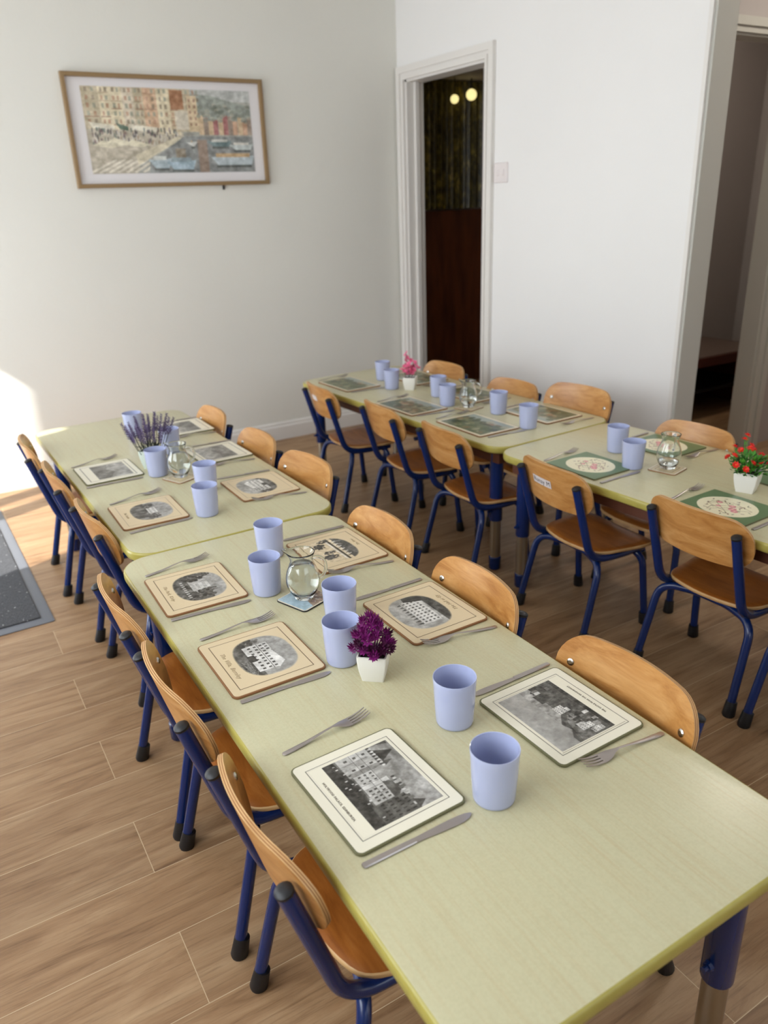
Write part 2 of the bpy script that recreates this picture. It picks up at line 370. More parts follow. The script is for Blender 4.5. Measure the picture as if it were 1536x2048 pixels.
# bench and shelf in the store
bn = empty('storage_bench', (3.9, 3.35, 0), 0, 'dark brown slatted storage bench seen through the open doorway at right', 'bench')
MB().box(-0.85, 0.85, -0.25, 0.24, 0.368, 0.385).build('bench_top', M['benchtop'], bn)
MB().box(-0.85, 0.85, -0.262, -0.24, 0.325, 0.380).build('front_rail', M['bench'], bn)
MB().box(-0.85, 0.85, -0.22, 0.24, 0.15, 0.17).build('shelf', M['black'], bn)
for sx in (-0.82, 0.80): MB().box(sx, sx+0.03, -0.23, 0.23, 0, 0.368).build('leg', M['bench'], bn)
# curtain
cv = []; NX = 90
for k in range(NX+1):
    x = 2.88+(3.77-2.88)*k/NX; y = 4.86+0.012*math.sin(k*1.25)+0.006*math.sin(k*0.41)
    cv.append((x, y))
mb = MB().rings([[(x, y, z) for x, y in cv]+[(x, y+0.004, z) for x, y in reversed(cv)] for z in (1.27, 2.078)])
tag(mb.build('curtain', M['curtain'], smooth=False), 'dark olive patterned curtain hanging above the wood panel beyond the narrow doorway', 'curtain')
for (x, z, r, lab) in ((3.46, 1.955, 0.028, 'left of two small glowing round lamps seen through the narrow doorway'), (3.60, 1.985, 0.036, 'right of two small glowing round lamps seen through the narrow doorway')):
    e = empty('hall_lamp', (x, 4.76, z), 0, lab, 'lamp', 'glowing lamps in the dark hall')  # added glowing globes stand in for light reflected on the glossy curtain
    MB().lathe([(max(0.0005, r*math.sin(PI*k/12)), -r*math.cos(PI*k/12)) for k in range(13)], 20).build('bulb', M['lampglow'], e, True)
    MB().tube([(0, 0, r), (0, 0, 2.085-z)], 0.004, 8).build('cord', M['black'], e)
# light switch
sw = empty('light_switch', (XD, 3.355, 1.456), 0, 'square white light switch with two rockers beside the narrow doorway', 'light switch')
loops = [[(x, y, z) for (y, z, _) in rrect(0.104, 0.094, 0.006, 0, ins)] for x, ins in ((0, 0), (-0.007, 0), (-0.010, 0.003))]
MB().rings(loops).build('plate', M['switch'], sw, ang=30)
for dy in (-0.02, 0.02):
    MB().rings([[(-0.010, y+dy, z) for (y, z, _) in rrect(0.022, 0.032, 0.003)], [(-0.014, y+dy, z+0.001) for (y, z, _) in rrect(0.020, 0.030, 0.003)]]).build('rocker', M['switch'], sw)

# ------------------------------------------------------------------ painted pictures (colour stored on a fine mesh)
class Canvas:
    def __init__(s, w, h, c): s.w, s.h = w, h; s.a = np.ones((h, w, 3))*np.array(c, float); s.Y, s.X = np.mgrid[0:h, 0:w]; s.X = (s.X+0.5)/w; s.Y = (s.Y+0.5)/h
    def put(s, mask, c, al=1.0):
        mk = np.asarray(mask, float)*al; s.a = s.a*(1-mk[..., None])+np.array(c, float)*mk[..., None]
    def rect(s, x0, x1, y0, y1, c, al=1.0): s.put((s.X >= x0) & (s.X < x1) & (s.Y >= y0) & (s.Y < y1), c, al)
    def ell(s, cx, cy, rx, ry, c, al=1.0): s.put(((s.X-cx)/rx)**2+((s.Y-cy)/ry)**2 < 1, c, al)
    def poly(s, P, c, al=1.0):
        ins = np.zeros_like(s.X, bool); n = len(P)
        for i in range(n):
            (x1, y1), (x2, y2) = P[i], P[(i+1) % n]
            if y1 == y2: continue
            cond = ((y1 > s.Y) != (y2 > s.Y)) & (s.X < (x2-x1)*(s.Y-y1)/(y2-y1)+x1); ins ^= cond
        s.put(ins, c, al)
    def line(s, x0, y0, x1, y1, t, c, al=1.0):
        dx, dy = x1-x0, y1-y0; L = dx*dx+dy*dy+1e-9; u = np.clip(((s.X-x0)*dx+(s.Y-y0)*dy)/L, 0, 1)
        s.put((s.X-x0-u*dx)**2+(s.Y-y0-u*dy)**2 < t*t, c, al)
    def mottle(s, seed, amp, cell=(8, 8), mask=None):
        r = np.random.RandomState(seed); f = np.zeros((s.h, s.w)); a = 1.0
        for o in range(4):
            gw, gh = max(2, int(cell[0]*2**o)), max(2, int(cell[1]*2**o)); g = r.rand(gh+1, gw+1)
            gx = s.X*gw; gy = s.Y*gh; ix = np.minimum(gx.astype(int), gw-1); iy = np.minimum(gy.astype(int), gh-1); fx = gx-ix; fy = gy-iy
            f += a*((g[iy, ix]*(1-fx)+g[iy, ix+1]*fx)*(1-fy)+(g[iy+1, ix]*(1-fx)+g[iy+1, ix+1]*fx)*fy-0.5); a *= 0.6
        d = f*amp
        if mask is not None: d = d*mask
        s.a = np.clip(s.a+d[..., None], 4, 250)
    def tree(s, r, cx, cy, rx, ry, dark, n=40):
        for k in range(n):
            a = r.rand()*2*PI; q = math.sqrt(r.rand()); v = dark+r.randint(-18, 40)
            s.ell(cx+rx*q*math.cos(a), cy+ry*q*math.sin(a), rx*0.26, ry*0.20, (v+4, v, v-6), 0.9)
def col_mesh(cv, w, h, z=0.0):
    nx, ny = cv.w, cv.h
    X, Y = np.meshgrid(np.linspace(-w/2, w/2, nx), np.linspace(-h/2, h/2, ny))
    V = np.stack([X.ravel(), Y.ravel(), np.full(X.size, z)], 1)
    i = np.arange(nx*ny).reshape(ny, nx); F = np.stack([i[:-1, :-1], i[:-1, 1:], i[1:, 1:], i[1:, :-1]], -1).reshape(-1, 4)
    me = bpy.data.meshes.new('picture'); me.vertices.add(len(V)); me.vertices.foreach_set('co', V.ravel())
    me.loops.add(F.size); me.loops.foreach_set('vertex_index', F.ravel().astype(np.int32))
    me.polygons.add(len(F)); me.polygons.foreach_set('loop_start', (np.arange(len(F))*4).astype(np.int32))
    me.update(calc_edges=True)
    c = np.clip(cv.a, 0, 255)/255.0; lin = np.where(c <= 0.04045, c/12.92, ((c+0.055)/1.055)**2.4)
    rgba = np.concatenate([lin.reshape(-1, 3), np.ones((nx*ny, 1))], 1).astype(np.float32)
    at = me.color_attributes.new('Col', 'FLOAT_COLOR', 'POINT'); at.data.foreach_set('color', rgba.ravel())
    me.materials.append(M['print']); return me
def g(v): return (v+3, v, v-6)
CW, CT = (228, 222, 202), (214, 194, 158)
def frame_lines(cv, c=(96, 84, 66), t=0.0045, asp=1.2):
    t *= 1.7; c = tuple(v*0.75 for v in c)
    for (a, b, e, f) in ((0, 1, 0, t*asp), (0, 1, 1-t*asp, 1), (0, t, 0, 1), (1-t, 1, 0, 1)): cv.rect(a, b, e, f, c)
def windows(cv, r, x0, x1, y0, y1, nx, ny, c, ww=0.35, hh=0.5, al=0.9):
    for i in range(nx):
        for j in range(ny):
            cx = x0+(x1-x0)*(i+0.5)/nx; cy = y0+(y1-y0)*(j+0.5)/ny
            cv.rect(cx-ww*(x1-x0)/nx/2, cx+ww*(x1-x0)/nx/2, cy-hh*(y1-y0)/ny/2, cy+hh*(y1-y0)/ny/2, c, al)
def art_palace():          # towers left, long facade, dark right block; grey sky
    cv = Canvas(250, 200, CW); r = np.random.RandomState(3)
    frame_lines(cv, (80, 76, 66)); frame = (0.045, 0.955, 0.17, 0.955)
    cv.rect(0.018, 0.982, 0.02, 0.98, (206, 200, 184), 0.35); cv.rect(0.026, 0.974, 0.03, 0.97, CW)
    x0, x1, y0, y1 = frame; cv.rect(x0, x1, y0, y1, g(150)); m0 = (cv.X > x0) & (cv.X < x1) & (cv.Y > y0) & (cv.Y < y1)
    cv.mottle(5, 60, (4, 5), m0); W = lambda u: x0+(x1-x0)*u; H = lambda v: y0+(y1-y0)*v
    cv.put(m0 & (cv.Y < H(0.24)), g(66)); cv.poly([(W(0.12), H(0.10)), (W(0.5), H(0.20)), (W(1), H(0.13)), (W(1), H(0)), (W(0.1), H(0))], g(54))
    cv.poly([(W(0), H(0.16)), (W(0.45), H(0.23)), (W(1), H(0.16)), (W(1), H(0.19)), (W(0.45), H(0.26)), (W(0), H(0.22))], g(104))
    cv.rect(W(0.0), W(0.30), H(0.20), H(0.66), g(178)); cv.rect(W(0.11), W(0.19), H(0.20), H(0.66), g(160)); cv.rect(W(0.24), W(0.30), H(0.2), H(0.66), g(132))
    cv.rect(W(0.30), W(0.62), H(0.24), H(0.52), g(180)); cv.rect(W(0.62), W(0.74), H(0.22), H(0.60), g(166)); cv.rect(W(0.74), W(1.0), H(0.16), H(0.68), g(88))
    cv.rect(W(0.46), W(0.52), H(0.24), H(0.62), g(194)); cv.poly([(W(0.5), H(0.52)), (W(0.56), H(0.66)), (W(0.68), H(0.66)), (W(0.76), H(0.56)), (W(0.74), H(0.5))], g(84))
    cv.poly([(W(0.0), H(0.80)), (W(0.05), H(0.98)), (W(0.0), H(0.98))], g(70)); cv.poly([(W(0.06), H(0.72)), (W(0.26), H(0.74)), (W(0.16), H(0.97))], g(62)); cv.poly([(W(0.24), H(0.70)), (W(0.33), H(0.72)), (W(0.28), H(0.86))], g(74))
    for k in range(14): cv.ell(W(0.01+0.023*k), H(0.69+0.02*(k % 2)), 0.012, 0.020, g(200 if k % 2 else 60))
    for k in range(10): cv.ell(W(0.5+0.03*k), H(0.66+0.03*r.rand()), 0.012, 0.022, g(190 if k % 2 else 58))
    for q in range(5): cv.rect(W(0.56+0.085*q), W(0.60+0.085*q), H(0.64), H(0.74-0.01*q), g(168 if q % 2 == 0 else 120))
    cv.poly([(W(0.86), H(0.66)), (W(0.93), H(0.80)), (W(1.0), H(0.66))], g(72))
    windows(cv, r, W(0.01), W(0.11), H(0.24), H(0.66), 1, 3, g(58), 0.3, 0.35); windows(cv, r, W(0.19), W(0.24), H(0.26), H(0.66), 1, 3, g(58), 0.5, 0.4)
    windows(cv, r, W(0.31), W(0.46), H(0.27), H(0.52), 3, 3, g(62), 0.4, 0.5); windows(cv, r, W(0.53), W(0.73), H(0.26), H(0.5), 4, 3, g(56), 0.4, 0.55)
    windows(cv, r, W(0.75), W(0.99), H(0.24), H(0.66), 5, 4, g(44), 0.4, 0.5)
    for y in (0.40, 0.52): cv.line(W(0), H(y), W(0.74), H(y), 0.0022, g(74))
    for x in (0.11, 0.30, 0.46, 0.52, 0.62): cv.line(W(x), H(0.22), W(x), H(0.6), 0.002, g(84))
    for k in range(34):
        x = W(0.03+0.95*r.rand()); y = H(0.06+0.17*r.rand()); cv.ell(x, y, 0.006, 0.016, g(34 if r.rand() < 0.6 else 200))
    cv.mottle(9, 46, (26, 22), m0*1.0); return cv
def art_hilltown():        # pale sky above a sloping dark hill and a town at its foot
    cv = Canvas(250, 200, CW); r = np.random.RandomState(11)
    frame_lines(cv, (80, 76, 66)); x0, x1, y0, y1 = 0.045, 0.955, 0.17, 0.955
    m0 = (cv.X > x0) & (cv.X < x1) & (cv.Y > y0) & (cv.Y < y1); cv.rect(0.026, 0.032, 0.03, 0.97, (170, 160, 140)); cv.rect(0.968, 0.974, 0.03, 0.97, (170, 160, 140))
    cv.rect(x0, x1, y0, y1, g(158)); cv.mottle(21, 34, (3, 4), m0); W = lambda u: x0+(x1-x0)*u; H = lambda v: y0+(y1-y0)*v
    cv.poly([(W(0), H(0.66)), (W(0.1), H(0.66)), (W(0.2), H(0.56)), (W(0.32), H(0.60)), (W(0.46), H(0.44)), (W(1), H(0.42)), (W(1), H(0)), (W(0), H(0))], g(84))
    cv.poly([(W(0), H(0.60)), (W(0.3), H(0.5)), (W(0.42), H(0.38)), (W(0.3), H(0.28)), (W(0), H(0.36))], g(118))
    cv.poly([(W(0.5), H(0.44)), (W(0.62), H(0.40)), (W(0.60), H(0.22)), (W(0.40), H(0.24))], g(66))
    for k in range(26):
        x = r.rand(); y = 0.04+0.34*r.rand()*(1 if x < 0.5 else 1.2); w_ = 0.03+0.05*r.rand(); h_ = 0.04+0.08*r.rand(); v = r.choice([200, 176, 60, 48, 130])
        cv.rect(W(x), W(min(1, x+w_)), H(y), H(y+h_), g(v)); cv.poly([(W(x), H(y+h_)), (W(min(1, x+w_)), H(y+h_)), (W(min(1, x+w_/2)), H(y+h_+0.04))], g(50))
    cv.rect(W(0.12), W(0.2), H(0.22), H(0.44), g(206)); cv.rect(W(0.03), W(0.10), H(0.14), H(0.34), g(196)); windows(cv, r, W(0.12), W(0.2), H(0.22), H(0.44), 3, 4, g(70)); windows(cv, r, W(0.03), W(0.1), H(0.14), H(0.34), 3, 3, g(70))
    cv.rect(W(0.45), W(0.58), H(0.3), H(0.46), g(196)); windows(cv, r, W(0.45), W(0.58), H(0.3), H(0.46), 5, 3, g(60)); cv.rect(W(0.70), W(0.86), H(0.30), H(0.50), g(74))
    cv.rect(W(0), W(1), H(0), H(0.07), g(52)); cv.mottle(23, 62, (30, 20), m0*(cv.Y < H(0.6))); cv.mottle(25, 30, (20, 16), m0*1.0)
    return cv
def superell(cv, cx, cy, rx, ry, p=2.6): return (np.abs((cv.X-cx)/rx)**p+np.abs((cv.Y-cy)/ry)**p)
def art_vignette(kind, seed, res=(180, 150)):
    cv = Canvas(res[0], res[1], CT); r = np.random.RandomState(seed); frame_lines(cv, (118, 88, 58), 0.0055)
    e = superell(cv, 0.5, 0.57, 0.42, 0.385); edge = np.clip((1.0-e)*7, 0, 1); base = cv.a.copy()
    cv.put(np.ones_like(cv.X), g(158)); cv.mottle(seed, 36, (4, 4))
    if kind == 'house':
        cv.rect(0, 1, 0, 0.42, g(86)); cv.mottle(seed+1, 60, (10, 10), cv.Y < 0.42)
        cv.poly([(0.22, 0.62), (0.3, 0.66), (0.72, 0.74), (0.82, 0.62)], g(216)); cv.rect(0.24, 0.80, 0.36, 0.64, g(206)); cv.rect(0.24, 0.42, 0.36, 0.70, g(190)); cv.rect(0.44, 0.58, 0.34, 0.44, g(60))
        windows(cv, r, 0.25, 0.79, 0.40, 0.64, 8, 3, g(52), 0.42, 0.55); windows(cv, r, 0.25, 0.42, 0.62, 0.70, 3, 1, g(52), 0.42, 0.5); cv.line(0.24, 0.56, 0.80, 0.56, 0.004, g(120))
        cv.tree(r, 0.14, 0.5, 0.09, 0.12, 70); cv.poly([(0.5, 0.22), (0.9, 0.40), (0.9, 0.22)], g(62))
        for k in range(30): cv.line(0.5+0.4*r.rand(), 0.2+0.15*r.rand(), 0.55+0.35*r.rand(), 0.3, 0.003, g(130))
    elif kind == 'temple':
        cv.rect(0, 1, 0, 0.44, g(88)); cv.mottle(seed+1, 80, (12, 12), cv.Y < 0.44); cv.rect(0.40, 0.58, 0.50, 0.72, g(186)); windows(cv, r, 0.41, 0.57, 0.50, 0.70, 4, 2, g(90))
        cv.tree(r, 0.20, 0.55, 0.12, 0.16, 62, 60); cv.tree(r, 0.16, 0.74, 0.07, 0.10, 70); cv.tree(r, 0.78, 0.52, 0.14, 0.18, 58, 70); cv.tree(r, 0.66, 0.66, 0.06, 0.12, 66)
        for k in range(9): cv.rect(0.28+0.06*k, 0.30+0.06*k, 0.32, 0.37, g(200))
    elif kind == 'block':
        cv.rect(0, 1, 0, 0.36, g(76)); cv.poly([(0.2, 0.42), (0.8, 0.36), (0.8, 0.66), (0.2, 0.72)], g(204)); windows(cv, r, 0.22, 0.79, 0.42, 0.68, 9, 4, g(56), 0.4, 0.5)
        for k in range(9): cv.poly([(0.22+0.065*k, 0.70), (0.24+0.065*k, 0.80-0.004*k), (0.26+0.065*k, 0.70)], g(66))
        cv.mottle(seed+1, 60, (12, 10), cv.Y < 0.4); cv.poly([(0.7, 0.3), (0.9, 0.34), (0.9, 0.6), (0.8, 0.62)], g(64))
    elif kind == 'trees':
        cv.put(np.ones_like(cv.X), (208, 190, 158)); cv.rect(0, 1, 0, 0.40, g(96)); cv.mottle(seed+1, 90, (16, 12), cv.Y < 0.45); cv.rect(0.12, 0.92, 0.515, 0.535, g(210)); cv.rect(0.1, 0.9, 0.46, 0.50, g(60))
        cv.tree(r, 0.30, 0.72, 0.07, 0.13, 62, 60); cv.tree(r, 0.44, 0.66, 0.05, 0.10, 70, 40); cv.tree(r, 0.70, 0.70, 0.08, 0.10, 60, 50); cv.tree(r, 0.84, 0.56, 0.05, 0.10, 66)
        for k in range(12): cv.rect(0.2+0.05*k, 0.225+0.05*k, 0.36, 0.44, g(196 if k % 2 else 70))
    else:
        cv.rect(0, 1, 0, 0.50, g(92)); cv.mottle(seed+1, 70, (14, 12), cv.Y < 0.5); cv.rect(0.36, 0.62, 0.5, 0.66, g(204)); windows(cv, r, 0.36, 0.62, 0.5, 0.66, 5, 2, g(70)); cv.tree(r, 0.24, 0.56, 0.1, 0.12, 64); cv.tree(r, 0.76, 0.56, 0.1, 0.1, 64)
    cv.mottle(seed+3, 40, (24, 20)); cv.a = cv.a*edge[..., None]+base*(1-edge[..., None]); return cv
def art_rect(seed):
    cv = Canvas(120, 100, CW); frame_lines(cv, (120, 116, 104), 0.008); x0, x1, y0, y1 = 0.06, 0.94, 0.2, 0.93
    m0 = (cv.X > x0) & (cv.X < x1) & (cv.Y > y0) & (cv.Y < y1); cv.put(m0, g(150)); cv.poly([(x0, y0), (x1, y0), (x1, 0.45), (0.6, 0.62), (0.4, 0.5), (x0, 0.58)], g(112)); cv.mottle(seed, 80, (9, 8), m0*1.0); return cv
def art_colour(seed):
    cv = Canvas(140, 100, (222, 208, 176)); r = np.random.RandomState(seed); x0, x1, y0, y1 = 0.03, 0.97, 0.04, 0.96
    m0 = (cv.X > x0) & (cv.X < x1) & (cv.Y > y0) & (cv.Y < y1); cv.put(m0, (96, 104, 78)); cv.rect(x0, x1, 0.7, y1, (150, 158, 150))
    for k in range(70):
        c = [(70, 84, 50), (120, 120, 84), (52, 58, 40), (168, 160, 130), (130, 96, 62)][r.randint(5)]
        cx, cy = 0.08+0.84*r.rand(), 0.1+0.7*r.rand(); cv.ell(cx, cy, 0.03+0.05*r.rand(), 0.03+0.07*r.rand(), c, 0.7)
    cv.put(~m0, (222, 208, 176)); return cv
def art_floral(seed):
    cv = Canvas(200, 170, (96, 122, 84)); r = np.random.RandomState(seed); cv.ell(0.5, 0.5, 0.40, 0.40, (232, 224, 192)); cr = (232, 224, 192)
    pts = []
    for k in range(12):
        a = 2*PI*k/12+0.3*r.rand(); q = 0.12+0.2*r.rand(); pts.append((0.5+q*math.cos(a)*1.05, 0.5+q*math.sin(a)))
    for k in range(11): cv.line(*pts[k], *pts[(k*5+3) % 12], 0.0045, (120, 92, 62), 0.8)
    for k in range(40):
        a = r.rand()*2*PI; q = 0.34*math.sqrt(r.rand()); x, y = 0.5+q*math.cos(a), 0.5+q*math.sin(a); b = r.rand()*PI
        cv.line(x, y, x+0.035*math.cos(b), y+0.035*math.sin(b), 0.008, [(132, 84, 70), (112, 116, 78), (96, 70, 52)][r.randint(3)], 0.85)
    for (x, y, s) in ((0.60, 0.46, 0.06), (0.66, 0.40, 0.05), (0.54, 0.56, 0.05), (0.40, 0.44, 0.035), (0.34, 0.58, 0.04)):
        for k in range(7): cv.ell(x+s*0.6*math.cos(k*0.9), y+s*0.6*math.sin(k*0.9), s*0.42, s*0.42, [(214, 132, 142), (188, 96, 108), (228, 168, 170)][k % 3], 0.9)
        cv.ell(x, y, s*0.25, s*0.25, (236, 196, 168))
    return cv
def art_harbour():
    cv = Canvas(330, 165, (150, 150, 142)); r = np.random.RandomState(4)
    cv.put(cv.Y > 0.86, (176, 180, 178)); cv.poly([(0.55, 0.96), (0.75, 0.93), (1, 0.80), (1, 0.5), (0.55, 0.5)], (134, 142, 134))
    # facades
    pal = [(216, 202, 168), (206, 190, 150), (196, 176, 140), (222, 214, 190), (198, 160, 126), (184, 170, 140), (210, 196, 172)]
    x = 0.0
    while x < 0.66:
        w_ = 0.045+0.05*r.rand(); top = 1.0 if x < 0.56 else 0.93-(x-0.56)*0.6; c = pal[r.randint(len(pal))]; cv.rect(x, min(0.66, x+w_), 0.50, top, c)
        for j in range(5):
            for i in range(2):
                cx = x+w_*(0.3+0.4*i); cy = 0.58+0.09*j; cv.rect(cx-0.007, cx+0.007, cy, cy+0.05, [(128, 112, 92), (172, 126, 98), (136, 140, 122)][r.randint(3)], 0.8)
            if r.rand() < 0.5: cv.rect(x+0.005, x+w_-0.005, 0.565+0.09*j, 0.575+0.09*j, (150, 112, 88))
        x += w_
    cv.rect(0.50, 0.58, 0.76, 0.98, (146, 92, 56)); cv.rect(0.52, 0.60, 0.52, 0.74, (206, 196, 176)); cv.rect(0.60, 0.66, 0.50, 0.92, (202, 178, 140)); windows(cv, r, 0.6, 0.66, 0.55, 0.9, 2, 5, (146, 104, 84))
    for k in range(11):
        a = 0.66+0.031*k; cv.rect(a, a+0.03, 0.46, 0.62+0.08*r.rand(), [(176, 126, 104), (150, 84, 84), (196, 168, 132), (186, 142, 112), (140, 122, 108)][r.randint(5)])
    for k in range(50): cv.ell(0.66+0.34*r.rand(), 0.62+0.2*r.rand(), 0.014, 0.022, [(108, 116, 104), (164, 160, 144), (90, 98, 88)][r.randint(3)], 0.7)
    # quay with awnings and people
    cv.poly([(0, 0.52), (0.56, 0.50), (0.56, 0.44), (0.30, 0.22), (0.26, 0.0), (0, 0)], (178, 168, 148))
    for (a, b, y, c) in ((0.02, 0.16, 0.56, (222, 216, 196)), (0.24, 0.42, 0.54, (226, 220, 200)), (0.40, 0.55, 0.50, (212, 198, 168)), (0.17, 0.24, 0.55, (74, 96, 80))):
        cv.poly([(a, y+0.04), (a+0.02, y-0.03), (b, y-0.05), (b, y)], c)
    for k in range(150):
        x_, y_ = 0.02+0.50*r.rand(), 0.32+0.18*r.rand(); cv.rect(x_, x_+0.008, y_, y_+0.045, [(70, 62, 66), (206, 200, 190), (110, 86, 92), (88, 104, 96), (150, 122, 98), (52, 50, 52)][r.randint(6)], 0.8)
    for (x_, y_) in ((0.03, 0.33), (0.10, 0.36), (0.2, 0.34)): cv.poly([(x_, y_), (x_+0.05, y_+0.06), (x_+0.16, y_), (x_+0.1, y_-0.03)], (212, 204, 176))
    for k in range(7): cv.line(0.0+0.05*k, 0.02, 0.14+0.045*k, 0.16, 0.010, (222, 214, 196), 0.9)
    cv.poly([(0.27, 0.10), (0.52, 0.38), (0.56, 0.42), (0.52, 0.44), (0.26, 0.22)], (206, 196, 168)); 
    # water and boats
    cv.poly([(0.33, 0), (0.34, 0.14), (0.56, 0.44), (1, 0.44), (1, 0)], (118, 122, 122)); cv.rect(0.64, 0.70, 0, 0.40, (132, 104, 86), 0.8); cv.rect(0.50, 0.56, 0.05, 0.30, (124, 108, 86), 0.8)
    def boat(a, b, y, h, c, tp):
        cv.poly([(a, y+h), (b, y+h*1.15), (b-0.02, y), (a+0.04, y)], c); cv.rect(a+0.03, b-0.03, y+h*0.95, y+h*1.45, tp, 0.9); cv.rect(a+0.03, b-0.02, y-0.03, y, (44, 50, 48), 0.7)
    boat(0.33, 0.47, 0.06, 0.10, (164, 182, 192), (200, 206, 202)); boat(0.44, 0.62, 0.04, 0.10, (150, 174, 190), (120, 140, 150)); boat(0.72, 1.0, 0.09, 0.10, (178, 192, 200), (190, 152, 104)); boat(0.70, 0.86, 0.32, 0.06, (88, 112, 116), (206, 206, 198)); boat(0.84, 1.0, 0.28, 0.06, (186, 196, 196), (220, 216, 206)); boat(0.57, 0.64, 0.32, 0.05, (206, 208, 204), (180, 150, 110))
    cv.mottle(6, 54, (44, 24)); cv.a = cv.a*0.78+np.array([204, 198, 186])*0.22; return cv

# framed print on the back wall
pf = empty('framed_picture', (1.368, YB, 1.703), 0, 'wide oak framed print of a harbour with boats and pastel buildings on the wall', 'picture')
W_, H_ = 1.012, 0.506
def vloop(w_, h_, y): return [(-w_/2, y, -h_/2), (w_/2, y, -h_/2), (w_/2, y, h_/2), (-w_/2, y, h_/2)]
MB().rings([vloop(W_, H_, -0.001), vloop(W_, H_, -0.026), vloop(W_-0.008, H_-0.008, -0.028), vloop(W_-0.036, H_-0.036, -0.028), vloop(W_-0.040, H_-0.040, -0.010)], True, False).build('frame', M['oakframe'], pf)
MB().rings([vloop(W_-0.03, H_-0.03, -0.006), vloop(W_-0.03, H_-0.03, -0.010)]).build('mount', M['mount'], pf)
pm = bpy.data.objects.new('print', col_mesh(art_harbour(), 0.855, 0.385)); COL.objects.link(pm); pm.parent = pf; pm.location = (0.004, -0.0118, 0.004); pm.rotation_euler = (PI/2, 0, 0)
MB().box(0.24, 0.25, -0.008, 0, -0.275, -0.254).build('hook', M['black'], pf)

# ------------------------------------------------------------------ tables
ZT = 0.517
def make_table(W=0.609, L=1.498, rc=0.075):
    t = empty('school_table', (0, 0, 0))
    MB().rings([rrect(W, L, rc, ZT-0.023, 0.0045, 8), rrect(W, L, rc, ZT+0.0001, 0.0045, 8), rrect(W, L, rc, ZT+0.0002, 0.0050, 8)]).build('tabletop', M['laminate'], t, ang=30)
    prof = [(0.0048, 0.0), (0.0030, -0.0004), (0.0010, -0.0024), (0, -0.006), (0, -0.020), (0.002, -0.024), (0.006, -0.027), (0.012, -0.027), (0.012, -0.024), (0.0048, -0.010)]
    loops = [rrect(W, L, rc, ZT+z, ins, 8) for ins, z in prof]; n = len(loops[0])
    mb = MB().rings(loops+[loops[0]], False, False); mb.build('edge_band', M['band'], t, ang=50)
    MB().rings([rrect(W, L, 0.05, ZT-0.0255, 0.045, 4), rrect(W, L, 0.05, ZT-0.075, 0.045, 4), rrect(W, L, 0.05, ZT-0.075, 0.060, 4), rrect(W, L, 0.05, ZT-0.030, 0.060, 4)], False, False).build('underframe', M['under'], t)
    for sx in (-1, 1):
        for sy in (-1, 1):
            x, y = sx*(W/2-0.070), sy*(L/2-0.082)
            lg = MB().lathe([(0.0005, 0.205), (0.0245, 0.205), (0.0255, 0.208), (0.0255, ZT-0.026), (0.0005, ZT-0.026)], 24, 0, (x, y, 0)).build('leg', M['blue'], t, ang=40)
            MB().lathe([(0.0205, 0.04), (0.0205, 0.207)], 24, 0, (x, y, 0)).build('lower_tube', M['chrome'], lg, True)
            MB().lathe([(0.0005, 0.0), (0.021, 0.0), (0.0235, 0.003), (0.0240, 0.050), (0.0205, 0.053)], 24, 0, (x, y, 0)).build('foot_cap', M['blue'], lg, ang=40)
            MB().tube([(x-0.024, y, 0.245), (x-0.031, y, 0.245), (x-0.0312, y, 0.245), (x-0.040, y, 0.245)], [0.009, 0.0075, 0.005, 0.005], 12).build('height_screw', M['blue'], lg)
    return t
tb = make_table()
tabs = [((0.6285, 1.1555), 0.001, 'cream topped table nearest the camera, carrying the magenta plant and two white placemats'),
        ((0.658, 2.657), 0.016, 'cream topped table at the far end of the left row, carrying the lavender pot'),
        ((1.959, 2.830), 0.050, 'cream topped table at the far end of the right row, carrying the pink flowers'),
        ((2.017, 1.3275), 0.060, 'cream topped table with green floral placemats, near half of the right row')]
for i, ((x, y), a, lab) in enumerate(tabs):
    o = tb if i == 0 else copy_tree(tb)
    o.location = (x, y, 0); o.rotation_euler = (0, 0, a)
    tag(o, lab, 'table', 'tables pushed end to end in two rows')

